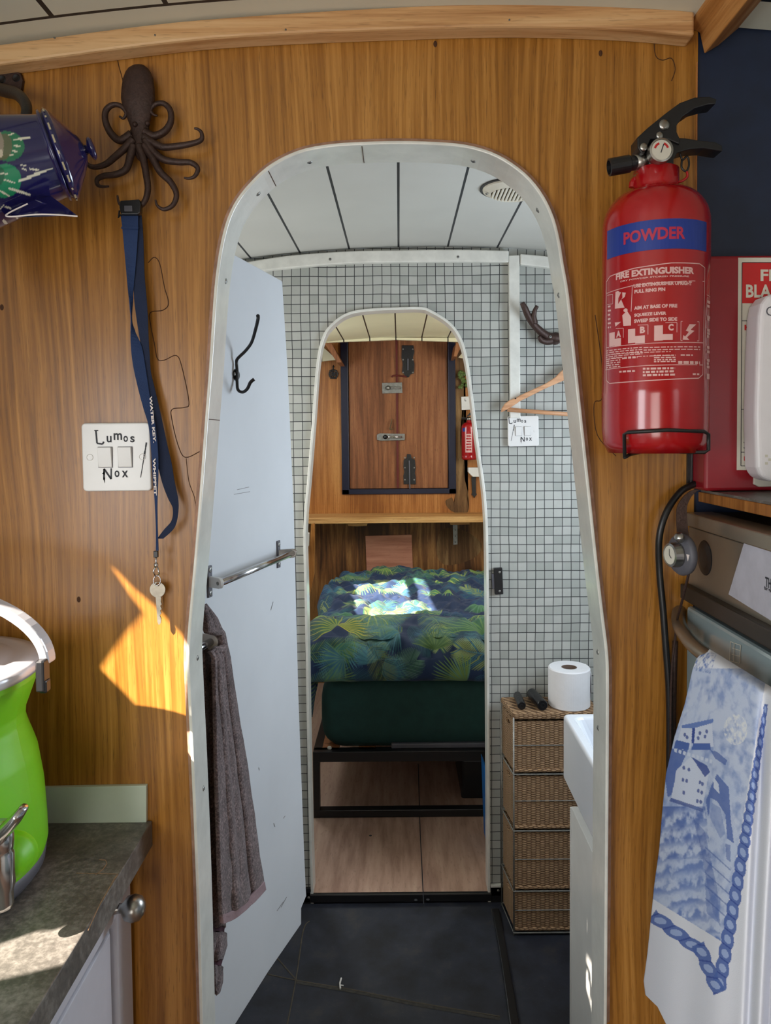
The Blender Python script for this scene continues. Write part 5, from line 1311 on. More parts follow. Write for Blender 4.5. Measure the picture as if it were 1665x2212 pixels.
# ---- switch, hanger, antler hook, catch on the tiled wall
light_switch('small white light switch reading Lumos and Nox on the mosaic tiles', [(1097, 899), (1163, 898), (1164, 963), (1097, 965)], YM0 - .016, True)
Za = lambda a, b: (1040 + a / 5.03, 640 + b / 5.03)
t = thing('antler_hook', 'dark brown antler-shaped hook on the mosaic wall above the coat hanger', 'hook', P(*Za(745, 440), YM0))
q = [P(*Za(a, b), YM0 - d) for a, b, d in ((440, 70, .060), (470, 130, .055), (510, 220, .045), (570, 310, .035), (640, 380, .025), (720, 435, .016), (800, 450, .014), (880, 445, .014), (960, 420, .018))]
obj('main_beam', tube(NB(), catmull(q, 6), [.0065, .009, .010, .010, .011, .012, .014, .013, .010], 12), M['castiron'], t, smooth=True)
q = [P(*Za(a, b), YM0 - d) for a, b, d in ((575, 290, .040), (565, 220, .048), (580, 150, .055), (605, 105, .060))]
obj('tine', tube(NB(), catmull(q, 5), [.010, .008, .006, .005], 10), M['castiron'], t, smooth=True)
q = [P(*Za(a, b), YM0 - d) for a, b, d in ((760, 480, .014), (700, 490, .018), (650, 475, .024), (625, 435, .030))]
obj('tine', tube(NB(), catmull(q, 5), [.012, .010, .008, .005], 10), M['castiron'], t, smooth=True)
obj('mount', lathe(NB(), P(*Za(800, 460), YM0), (0, -1, 0), [(.018, 0), (.017, .008), (.010, .012)], 16), M['castiron'], t)
screw(P(*Za(747, 440), YM0 - .030), (0, -1, 0), .004, t)
# coat hanger
Yh = YM0 - .035
t = thing('coat_hanger', 'pale wooden coat hanger hanging against the mosaic tiles', 'hanger', P(1225, 800, Yh))
q = [(a, b) for a, b in ((215, 1262), (218, 1225), (255, 1165), (310, 1125), (370, 1105), (420, 1075), (560, 1010), (700, 945), (800, 880), (860, 820), (920, 770), (1060, 720), (1200, 690), (1200, 790), (1060, 830), (920, 905), (860, 930), (700, 1000), (560, 1070), (420, 1140), (330, 1200), (270, 1235))]
obj('shoulder_bar', prism(NB(), [P(*Za(a, b), Yh) for a, b in q], (0, .012, 0)), M['hangerwood'], t, bevel=.003, seg=3)
obj('trouser_bar', cyl(NB(), P(*Za(280, 1232), Yh + .006), P(*Za(1180, 1300), Yh + .006), .006, 16), M['hangerwood'], t, smooth=True)
obj('notch_peg', cyl(NB(), P(*Za(368, 1110), Yh - .001), P(*Za(368, 1110), Yh + .008), .0025, 10), M['castiron'], t)
obj('wire_hook', tube(NB(), catmull([P(1272, 782, Yh + .006), P(1272, 755, Yh + .006), P(1262, 738, Yh + .006), P(1245, 733, Yh + .006), P(1232, 742, Yh + .006)], 6), .002, 8), M['steel'], t, smooth=True)
# door catch
t = thing('door_catch', 'small black door catch on the tiles right of the second arch', 'catch', P(1077, 1256, YM0))
obj('block', prism(NB(), PS([(1067, 1228), (1085, 1227), (1087, 1284), (1069, 1285)], YM0 - .016), (0, .016, 0)), M['blackp'], t, bevel=.002)
for y_ in (1236, 1277): obj('screw', lathe(NB(), P(1079, y_, YM0 - .016), (0, -1, 0), [(.0032, 0), (.002, .0006), (0, .0006)], 10), M['dullsteel'], t)
obj('pad', prism(NB(), PS([(1062, 1240), (1068, 1240), (1069, 1272), (1064, 1272)], YM0 - .013), (0, .012, 0)), M['greyrubber'], t)

# ---- ceiling vent light
vc = Vector(((1108 - 862) / F * 1.64, 1.64, 0)); vc = P(1107, 425, 1.635); vc.z = zc(vc.x)
t = thing('ceiling_vent', 'round ribbed vent with dark rim in the white bathroom ceiling', 'vent', vc)
nv_ = Vector((-(vc.x - .075) / 4.25 * -1, 0, -1)).normalized(); nv_ = Vector((-(vc.x - .075) / 4.25, 0, -1)).normalized()
obj('seal_ring', lathe(NB(), vc, nv_, [(.062, 0), (.071, 0), (.071, .003), (.062, .003), (.062, 0)], 56, cap=False), M['blackp'], t)
rg = obj('flange', lathe(NB(), vc, nv_, [(.046, 0), (.066, 0), (.064, .006), (.052, .012), (.048, .014), (.046, .012), (.046, 0)], 56, cap=False), M['paper'], t, smooth=False)
x_, y_, a_ = frame_of(nv_); bm = NB()
for k in range(-5, 6):
    yy = k * .0082; h_ = sqrt(max(.047 ** 2 - yy ** 2, 1e-5)); Mx = Matrix((Vector((1, 0, 0)), Vector((0, 1, 0)), Vector((0, 0, 1)))).transposed()
    box(bm, vc + nv_ * .011 + Vector((yy, 0, 0)), (.0045, h_ * 2, .006))
obj('louvres', bm, M['paper'], t, bevel=.001)
obj('backing', lathe(NB(), vc, nv_, [(.047, .002), (.047, .005), (0, .005)], 40), M['tan'], t)
screw(vc + nv_ * .011 + Vector((-.056, 0, 0)), nv_, .0035, rg)

# ---- wicker drawer tower
FY, BY = 1.985, 2.112
xl_ = P(1111, 1800, FY).x; xr_ = xl_ + .235
ztop = P(1111, 1540, FY).z; zbot = .004
t = thing('wicker_drawer_tower', 'tall wicker tower of four drawers in a metal frame by the sink', 'drawers', ((xl_ + xr_) / 2, 2.05, 0))
edges = [ztop - .016, P(1111, 1672, FY).z, P(1111, 1794, FY).z, P(1111, 1924, FY).z, zbot + .004]
shift = [0, .004, .003, .003]
obj('lid', box2(NB(), (xl_ - .004, FY - .004, ztop - .018), (xr_, BY, ztop)), M['wicker'], t, bevel=.005)
for i in range(4):
    z1, z0 = edges[i] - (.006 if i else .008), edges[i + 1] + .006; s_ = shift[i]
    bm = NB(); a, b = xl_ + s_ * .4, xr_
    outer_ = [Vector((a, FY + .001, z0)), Vector((a, BY - .004, z0 + .002)), Vector((a, BY - .004, z1)), Vector((a, FY + .001, z1))]
    ym = (FY + BY) / 2; hz_ = z1 - .022
    hl = [Vector((a, ym + .020 * cos(k), hz_ + .007 * sin(k))) for k in np.linspace(0, 2 * pi, 14, endpoint=False)]
    # left side with its hand hole, then front, back, right side and bottom
    bm = sheet(outer_, [hl], (.005, 0, 0))
    box2(bm, (a + .0002, FY, z0), (b, FY + .006, z1)); box2(bm, (a + .005, BY - .010, z0), (b, BY - .004, z1)); box2(bm, (b - .005, FY + .006, z0), (b, BY - .010, z1)); box2(bm, (a + .005, FY + .006, z0), (b - .005, BY - .01, z0 + .005))
    d = obj('drawer', bm, M['wicker'], t)
    zm = (z0 + z1) / 2 + .004
    obj('front_wire', tube(NB(), [Vector((a, FY - .0016, zm)), Vector((b, FY - .0016, zm))], .0014, 6), M['dullsteel'], d)
    obj('rim_roll', tube(NB(), [Vector((a - .001, FY - .001, z0 + .004)), Vector((b, FY - .001, z0 + .004))], .0045, 8), M['wicker'], d)
fr_ = NB()
for x0 in (xl_ - .002, xr_ + .001):
    for y0 in (FY - .002, BY): tube(fr_, [Vector((x0, y0, 0)), Vector((x0, y0, ztop - .012))], .0022, 8)
obj('frame_posts', fr_, M['dullsteel'], t, smooth=True)
for z in edges[1:]:
    bm = NB(); pts_ = [Vector((xl_ - .003, FY - .003, z)), Vector((xr_ + .002, FY - .003, z)), Vector((xr_ + .002, BY + .001, z)), Vector((xl_ - .003, BY + .001, z))]
    tube(bm, pts_, .0024, 8, True); obj('shelf_frame', bm, M['dullsteel'], t)
for o in [c for c in t.children_recursive]:
    if o.type == 'MESH':
        for v in o.data.vertices:
            if v.co.x < xl_ + .014: v.co.x -= .016 * max(0, (v.co.y - FY)) / (BY - FY)
# toilet roll and rolls of bags on top
rb = Vector((P(1229, 1500, 2.045).x, 2.045, ztop)); rr = (P(1273, 1480, 2.045) - P(1184, 1480, 2.045)).length / 2; rh = P(1229, 1440, 2.045).z - ztop
t = thing('toilet_roll', 'white toilet roll standing upright on the wicker tower', 'toilet roll', rb)
obj('paper', lathe(NB(), rb, (0, 0, 1), [(.021, 0), (rr - .002, 0), (rr, .002), (rr, rh - .003), (rr - .003, rh), (.022, rh - .001), (.021, rh - .003), (.021, 0)], 56, cap=False), M['paperroll'], t, smooth=False)
obj('card_tube', lathe(NB(), rb, (0, 0, 1), [(.0195, .001), (.021, .001), (.021, rh - .001), (.0195, rh - .001), (.0195, .001)], 32, cap=False), M['card'], t)
bm = NB(); n_ = 10; rws = []
for i in range(n_):
    a = .15 + i * .10; r = rr + .0004 + .0010 * max(0, i - 4) ** 1.2 * .5
    top_ = rh * (1 - .02 * i)
    rws.append([bm.verts.new(rb + Vector((r * cos(-a + .6), r * sin(-a + .6), top_ * f_))) for f_ in (.55 - .03 * i, .8, 1.0)])
for a, b in zip(rws, rws[1:]):
    for k in range(2): bm.faces.new([a[k], a[k + 1], b[k + 1], b[k]])
o = obj('loose_sheet', bm, M['paperroll'], t, smooth=True); s = o.modifiers.new('s', 'SOLIDIFY'); s.thickness = .0006
def bag_roll(label, fa, ba, r, Yf_, Yb_):
    a, b = P(*fa, Yf_), P(*ba, Yb_); a.z = b.z = ztop + r
    t = thing('bag_roll', label, 'roll', a, 'black bag rolls on the wicker tower')
    obj('roll', lathe(NB(), a, b - a, [(.004, 0), (r * .9, 0), (r, .003), (r * 1.02, (b - a).length * .5), (r, (b - a).length - .003), (r * .9, (b - a).length), (.004, (b - a).length)], 28), M['binbag'], t, smooth=False)
    obj('end_core', lathe(NB(), a, a - b, [(r * .45, -.002), (r * .45, .001), (r * .3, .0012), (r * .25, -.002), (0, -.002)], 18), M['blackp'], t)
bag_roll('black roll of bags, the thinner left one on the wicker tower', (1127, 1508), (1117, 1487), .0115, 2.005, 2.09)
bag_roll('fat black roll of bags leaning toward the toilet roll on the wicker tower', (1172, 1512), (1148, 1488), .0150, 1.998, 2.095)

# ---- wash basin and its boxed-in pedestal
XS = .377; fYs = PX(1215, 1545, XS).y
zs1 = PX(1216, 1543, XS).z; zs0 = P(1216, 1684, fYs).z
t = thing('wash_basin', 'white ceramic wash basin seen at its left rim beside the wicker tower', 'sink', (XS + .2, fYs - .2, zs0))
bm = NB(); x0, x1, y0, y1 = XS, XS + .42, fYs - .34, fYs
o_ = [(x0, y1), (x1, y1), (x1, y0), (x0, y0)]
def ringz(rect, z, r=.012):
    (a, b), (c, d) = rect; pts = []
    for cx_, cy_, a0 in ((c - r, d - r, 0), (a + r, d - r, 90), (a + r, b + r, 180), (c - r, b + r, 270)):
        for k in range(5): an = radians(a0 + 90 * k / 4); pts.append(bm.verts.new((cx_ + r * cos(an), cy_ + r * sin(an), z)))
    return pts
xo = lambda i_: ((x0 + i_, y0 + i_), (x1 - i_, y1 - i_))
lv_ = [(ringz(((x0 + .030, y0 + .03), (x1, y1 - .030)), zs0 - .035, .03)), ringz(((x0 + .008, y0 + .008), (x1, y1 - .008)), zs0 + .0, .02), ringz(xo(0), zs0 + .012), ringz(xo(0), zs1 - .004), ringz(xo(.004), zs1), ringz(((x0 + .020, y0 + .02), (x1 - .02, y1 - .022)), zs1, .02), ringz(((x0 + .024, y0 + .024), (x1 - .024, y1 - .026)), zs1 - .005, .02), ringz(((x0 + .05, y0 + .05), (x1 - .05, y1 - .06)), zs1 - .10, .04), ringz(((x0 + .10, y0 + .10), (x1 - .10, y1 - .10)), zs1 - .115, .04)]
for A, B in zip(lv_, lv_[1:]):
    n_ = len(A)
    for k in range(n_): bm.faces.new([A[k], A[(k + 1) % n_], B[(k + 1) % n_], B[k]])
bm.faces.new(lv_[0][::-1]); bm.faces.new(lv_[-1])
obj('bowl', bm, M['ceramic'], t, smooth=False, bevel=.003, seg=3)
obj('drain', lathe(NB(), (x0 + .21, y0 + .17, zs1 - .1148), (0, 0, 1), [(.022, 0), (.022, .002), (.016, .001), (0, .001)], 24), M['chrome'], t)
pY = PX(1233, 1900, .386).y
t = thing('basin_cabinet', 'tall white boxed pedestal panel under the wash basin', 'cabinet', (.56, pY - .2, 0))
obj('side_panel', box2(NB(), (.386, YB1 + .006, 0), (.402, pY, zs0 - .04)), M['white'], t, bevel=.001)
obj('front_panel', box2(NB(), (.402, pY - .016, 0), (.78, pY, zs0 - .04)), M['white'], t, bevel=.001)
obj('corner_batten', box2(NB(), (.384, pY - .004, 0), (.394, pY + .003, zs0 - .042)), M['white'], t, bevel=.0008)

# bits dropped on the slate floor
bm = NB(); tube(bm, [PZ(735, 2136, .004), PZ(734, 2124, .004), PZ(737, 2113, .005)], .0022, 6); tube(bm, [PZ(735, 2128, .004), PZ(742, 2129, .004)], .0016, 6)
tag(obj('plastic_scrap', bm, M['plastic']), 'tiny white plastic scrap lying on the dark slate floor', 'scrap')

# ================================================================== BEDROOM THINGS
# ---- hatch doors in the end wall
hxl, hxr = hx0, hx1
fw = P(753, 900, YE).x - hx0
fr = NB(); Yd = YE - .012
box2(fr, (hx0, Yd, hz0), (hx0 + fw, YE + .02, hz1)); box2(fr, (hx1 - fw, Yd, hz0), (hx1, YE + .02, hz1)); box2(fr, (hx0, Yd, hz0), (hx1, YE + .02, hz0 + .028))
o = obj('door_2', box2(NB(), (hx0 + fw + .002, YE + .004, hz0 + .03), (P(858, 900, YE).x - .003, YE + .026, hz1)), M['hatchwood'], bevel=.002); o['kind'] = 'structure'; d2 = o
o = obj('door_3', box2(NB(), (P(858, 900, YE).x + .003, YE + .004, hz0 + .03), (hx1 - fw - .002, YE + .026, hz1)), M['hatchwood'], bevel=.002); o['kind'] = 'structure'; d3 = o
o = obj('trim_17', fr, M['navyframe'], bevel=.003); o['kind'] = 'structure'
xm = P(858, 900, YE).x; M['oxblood'] = plain('dark_red_edge', S(96, 26, 18), .5)
o = obj('trim_18', box2(NB(), (xm - .006, YE - .002, hz0 + .03), (xm + .005, YE + .004, hz1)), M['oxblood']); o['kind'] = 'structure'
obj('backing', box2(NB(), (hx0, YE + .026, hz0), (hx1, YE + .03, hz1)), M['blackp'], d2)
# hinges: black lobed plates
def hinge(label, q, pin):
    Y_ = YE - .004
    t = thing('hatch_hinge', label, 'hinge', P(*q[0], Y_))
    o = obj('plate', prism(NB(), PS(q, Y_), (0, .0075, 0)), M['black'], t, bevel=.002)
    obj('pin', tube(NB(), PS(pin, Y_ - .003), .004, 8), M['greyrubber'], o)
    xs = [p[0] for p in q]; ys = [p[1] for p in q]
    for f_ in (.12, .45, .85):
        for a in (min(xs) + 3.5, max(xs) - 3.5): obj('screw', lathe(NB(), P(a, min(ys) + (max(ys) - min(ys)) * f_, Y_), (0, -1, 0), [(.0045, 0), (.003, .0012), (0, .0012)], 10), M['dullsteel'], o)
hinge('black lobed hinge at the top of the hatch doors', [(868, 746), (893, 746), (895, 760), (892, 772), (895, 786), (894, 806), (886, 809), (883, 815), (876, 815), (873, 808), (868, 804), (870, 786), (867, 772)], [(881, 775), (881, 800)])
hinge('black lobed hinge low on the hatch doors', [(879, 981), (887, 981), (889, 990), (896, 993), (898, 1012), (896, 1022), (898, 1030), (898, 1046), (872, 1046), (871, 1028), (873, 1020), (871, 1008), (872, 993), (878, 990)], [(884, 995), (885, 1056)])
def latch(name, label, q, knob, mat):
    t = thing(name, label, 'latch', P(*q[0], YE - .004)); Y_ = YE - .005
    o = obj('plate', prism(NB(), PS(q, Y_), (0, .006, 0)), mat, t, bevel=.001)
    obj('barrel', tube(NB(), [P(knob[0] - 6, knob[1], Y_ - .006), P(knob[0] + 36 if name == 'sliding_bolt' else knob[0] + 28, knob[1], Y_ - .006)], .006, 10), M['chrome'] if name == 'sliding_bolt' else mat, t, smooth=True)
    obj('knob', lathe(NB(), P(*knob, Y_ - .004), (0, -1, 0), [(.012, 0), (.010, .01), (.012, .014), (0, .016)], 16), M['blackp'] if name == 'sliding_bolt' else mat, t, smooth=True)
latch('rim_latch', 'grey metal latch plate across the upper part of the hatch doors', [(825, 827), (868, 826), (869, 849), (826, 850)], (838, 838), M['dullsteel'])
latch('sliding_bolt', 'chrome sliding bolt across the middle of the hatch doors', [(814, 939), (820, 936), (874, 937), (874, 951), (820, 952), (814, 950)], (832, 944), M['dullsteel'])
t = thing('hook_latch', 'small brass hook above the sliding bolt on the hatch', 'hook', P(846, 915, YE - .004))
obj('hook', tube(NB(), catmull([P(846, 905, YE - .006), P(844, 918, YE - .012), P(842, 927, YE - .012), P(848, 926, YE - .008)], 5), .0035, 8), M['tan'], t, smooth=True)
t = thing('ring_pull', 'dark red cord loop below the upper hatch hinge', 'loop', P(858, 815, YE - .008))
obj('loop', tube(NB(), catmull([P(846, 815, YE - .008), P(850, 811, YE - .010), P(866, 812, YE - .010), P(878, 814, YE - .008)], 5), .004, 8), M['oxblood'], t)

# ---- ornaments and fittings on the end wall
t = thing('ornate_wall_hook', 'small black scrolled metal ornament on the wall left of the hatch', 'ornament', P(720, 805, YE))
Yq = YE - .006
obj('scrollwork', tube(NB(), [P(720 + 9 * cos(a), 808 + 9 * sin(a), Yq) for a in np.linspace(0, 2 * pi, 16, endpoint=False)], .004, 8, True), M['black'], t)
for q in ([(720, 794), (719, 800), (720, 818)], [(710, 808), (731, 807)], [(713, 817), (727, 817)], [(712, 800), (728, 815)], [(728, 800), (712, 815)]): obj('scroll_bar', tube(NB(), PS(q, Yq), .0035, 6), M['black'], t)
obj('finial', lathe(NB(), P(720, 793, Yq), (0, 0, 1), [(0, -.006), (.006, 0), (.003, .008), (0, .012)], 10), M['black'], t)
bm = NB(); random.seed(11)
for k in range(26):
    p = P(random.uniform(992, 1008), random.uniform(803, 837), YE - random.uniform(.005, .03)); lathe(bm, p, (random.uniform(-1, 1), -1, random.uniform(-1, 1)), [(0, -.010), (.009, -.002), (.010, .004), (0, .012)], 7)
tag(obj('dried_plant', bm, M['greenitem']), 'small green and cream dried plant ornament at the right of the hatch', 'ornament')
t = thing('light_switch', 'cream wall switch above the small extinguisher beside the hatch', 'light switch', P(1003, 870, YE))
pl = obj('plate', prism(NB(), PS([(996, 857), (1018, 856), (1019, 885), (997, 886)], YE - .012), (0, .012, 0)), M['plastic'], t, bevel=.002)
bm = NB(); fS = lambda a, b: P(a, b, YE - .0125); add_line(bm, [(1004, 861), (1004, 866), (1007, 866)], 1.2, fS); obj('lettering', bm, M['ink'], pl)
# small extinguisher
e2 = P(1013, 950, YE - .05); r2 = (P(1030, 950, e2.y) - P(997, 950, e2.y)).length / 2
z0_, z1_ = P(1013, 993, e2.y).z, P(1013, 912, e2.y).z; h2 = z1_ - z0_
t = thing('fire_extinguisher', 'small distant red fire extinguisher on the bedroom wall beside the hatch', 'fire extinguisher', (e2.x, e2.y, z0_))
obj('cylinder', lathe(NB(), (e2.x, e2.y, z0_), (0, 0, 1), [(0, 0), (r2 * .9, 0), (r2, .008), (r2, .02), (r2 * .97, .022), (r2, .024), (r2, h2 - .03)] + dome(r2, h2 - .03, h2, 6, .012)[1:] + [(.012, h2 + .012), (0, h2 + .012)], 36), M['red'], t, smooth=True)
wr2 = lambda u, v: Vector((e2.x + (r2 + .0006) * sin(u / r2 - .2), e2.y - (r2 + .0006) * cos(u / r2 - .2), v))
obj('hazard_band', add_rect(NB(), -.026, z0_ + h2 * .80, .018, .020, wr2, 4), M['blueband'], t)
bm = NB(); add_rect(bm, .002, z0_ + h2 * .46, .036, .105, wr2, 8); lb = obj('label', bm, M['inkpink'], t)
wr3 = lambda u, v: Vector((e2.x + (r2 + .0012) * sin(u / r2 - .2), e2.y - (r2 + .0012) * cos(u / r2 - .2), v))
bm = NB()
for k in range(7): add_rect(bm, .002 + (k % 2) * .002, z0_ + h2 * .27 + k * .0145, .026, .007, wr3, 6)
obj('label_lines', bm, M['red'], lb)
obj('valve', lathe(NB(), (e2.x, e2.y, z1_ + .01), (0, 0, 1), [(.014, 0), (.015, .010), (.008, .018), (0, .02)], 16), M['steel'], t, smooth=True)
obj('nozzle', cyl(NB(), (e2.x - .01, e2.y, z1_ + .018), (e2.x - .040, e2.y, z1_ + .022), .007, 10), M['blackp'], t)
obj('lever', prism(NB(), [Vector((e2.x - .018, e2.y - .008, z1_ + .026)), Vector((e2.x + .006, e2.y - .008, z1_ + .052)), Vector((e2.x + .045, e2.y - .008, z1_ + .068)), Vector((e2.x + .045, e2.y - .008, z1_ + .06)), Vector((e2.x + .008, e2.y - .008, z1_ + .036))], (0, .016, 0)), M['blackp'], t)
# white box and black pointed thing under it
t = thing('junction_box', 'small white box on the wall below the distant extinguisher', 'box', P(1020, 1020, YE))
obj('box', prism(NB(), PS([(1011, 1010), (1040, 1010), (1040, 1030), (1021, 1030), (1011, 1020)], YE - .045), (0, .045, 0)), M['plastic'], t, bevel=.003)
bm = NB(); prism(bm, PS([(1018, 1030), (1028, 1030), (1028, 1065), (1030, 1068), (1026, 1073), (1024, 1076), (1022, 1072), (1018, 1068), (1020, 1065)], YE - .012), (0, .011, 0))
tag(obj('pointed_wall_ornament', bm, M['black'], bevel=.002), 'black pointed metal ornament hanging under the small white box', 'ornament')
# shelf and its supports
sz1, sz0 = P(860, 1117, 3.80).z, P(860, 1130, 3.80).z
bm = NB(); box2(bm, (W0, 3.80, sz0), (W1, YE - .001, sz1)); tag(obj('shelf', bm, M['shelfwood'], bevel=.002), 'long pale pine shelf across the bedroom end wall above the bed', 'shelf')
for nm, q in (('left', [(750, 1130), (794, 1129), (792, 1136), (770, 1137), (752, 1136)]), ('right', [(972, 1128), (1014, 1127), (1014, 1133), (973, 1134)])):
    bm = NB(); prism(bm, PS(q, 3.83), (0, .06, 0)); tag(obj('support_block', bm, M['shelfwood'], bevel=.001), 'small %s wooden block under the bedroom shelf' % nm, 'block')
t = thing('shelf_bracket', 'grey metal bracket arm on the wall under the bedroom shelf', 'bracket', P(983, 1150, YE))
obj('arm', prism(NB(), PS([(978, 1134), (988, 1134), (988, 1176), (979, 1177)], YE - .006), (0, .006, 0)), M['dullsteel'], t, bevel=.0006)
for y_ in (1145, 1158, 1171): obj('screw', lathe(NB(), P(983, y_, YE - .006), (0, -1, 0), [(.003, 0), (0, .001)], 8), M['blackp'], t)
bm = NB(); prism(bm, PS([(655, 1151), (667, 1152), (666, 1181), (655, 1182)], 3.372), (0, .03, 0)); tag(obj('socket_box', bm, M['plastic'], bevel=.003), 'white socket box at the left edge of the second arch', 'socket')

# ---- bed
BF = 2.585
bl = P(690, 1600, BF).x; br = .86
t = thing('bed_frame', 'black metal bed frame standing across the bedroom', 'bed frame', (0, 3.2, ZBED))
zr1, zr0 = P(860, 1618, BF).z, P(860, 1640, BF).z
flx = P(678, 1700, BF).x
obj('front_rail', box2(NB(), (flx, BF - .02, zr0), (br, BF + .02, zr1)), M['blackp'], t, bevel=.002)
obj('back_rail', box2(NB(), (flx, 3.90, zr0), (br, 3.93, zr1)), M['blackp'], t)
obj('side_rail', box2(NB(), (flx, BF, zr0), (flx + .03, 3.93, zr1)), M['blackp'], t)
for x_, y_ in ((flx, BF - .018), (flx, 3.90), (.56, BF - .018), (.56, 3.90)): obj('leg', box2(NB(), (x_, y_, ZBED), (x_ + .022, y_ + .03, zr0)), M['blackp'], t)
zl = ZBED + .03
obj('floor_rail', box2(NB(), (flx, BF - .02, ZBED + .001), (br, BF + .012, ZBED + .028)), M['blackp'], t, bevel=.002)
bm = NB()
for k in range(9): box2(bm, (flx + .03 + k * .13, BF, zr1 - .012), (flx + .09 + k * .13, 3.9, zr1))
obj('slats', bm, M['hatchwood'], t)
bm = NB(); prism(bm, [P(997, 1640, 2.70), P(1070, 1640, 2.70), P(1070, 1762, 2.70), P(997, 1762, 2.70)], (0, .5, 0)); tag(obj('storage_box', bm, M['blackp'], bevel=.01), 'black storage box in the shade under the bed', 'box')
bm = NB(); prism(bm, [P(970, 1626, 2.64), P(988, 1626, 2.64), P(988, 1645, 2.64), P(970, 1645, 2.64)], (0, .04, 0)); obj('slat_bracket', bm, M['blackp'], t)
bm = NB(); prism(bm, [P(1046, 1655, 2.34), P(1064, 1700, 2.34), P(1064, 1850, 2.34), P(1052, 1830, 2.34)], (0, .10, 0)); tag(obj('blue_panel', bm, M['blueitem'], bevel=.004), 'bright blue plastic panel edge beside the bed at the right of the arch', 'panel')
mz0, mz1 = zr1, P(860, 1463, BF).z
bm = NB(); xa = P(692, 1540, BF).x; nS = 10; rings = []
def rrect(x0_, y0_, x1_, y1_, r, z):
    out = []
    for cx_, cy_, a0 in ((x1_ - r, y1_ - r, 0), (x0_ + r, y1_ - r, 90), (x0_ + r, y0_ + r, 180), (x1_ - r, y0_ + r, 270)):
        for k in range(7): an = radians(a0 + 90 * k / 6); out.append(bm.verts.new((cx_ + r * cos(an), cy_ + r * sin(an), z)))
    return out
for k in range(nS + 1):
    f_ = k / nS; z = mz0 + (mz1 - mz0) * f_; e_ = .035 * (abs(2 * f_ - 1) ** 4); rings.append(rrect(xa + e_, BF + e_ - .004, br, 3.92, .05, z))
for A, B in zip(rings, rings[1:]):
    for k in range(len(A)): bm.faces.new([A[k], A[(k + 1) % len(A)], B[(k + 1) % len(A)], B[k]])
bm.faces.new(rings[0][::-1]); bm.faces.new(rings[-1])
t = thing('mattress', 'thick mattress in a dark green fitted sheet on the black bed frame', 'mattress', (.3, 3.2, mz0))
obj('covered_block', bm, M['mattress'], t, smooth=True)
obj('ticking_edge', box2(NB(), (xa + .25, BF + .002, mz0), (br, BF + .05, mz0 + .018)), M['greyrubber'], t, bevel=.004)
obj('sheet_corner', lathe(NB(), (xa + .03, BF + .005, mz0 + .004), (0, -1, 0), [(.008, 0), (.006, .004), (0, .006)], 10), M['paper'], t)

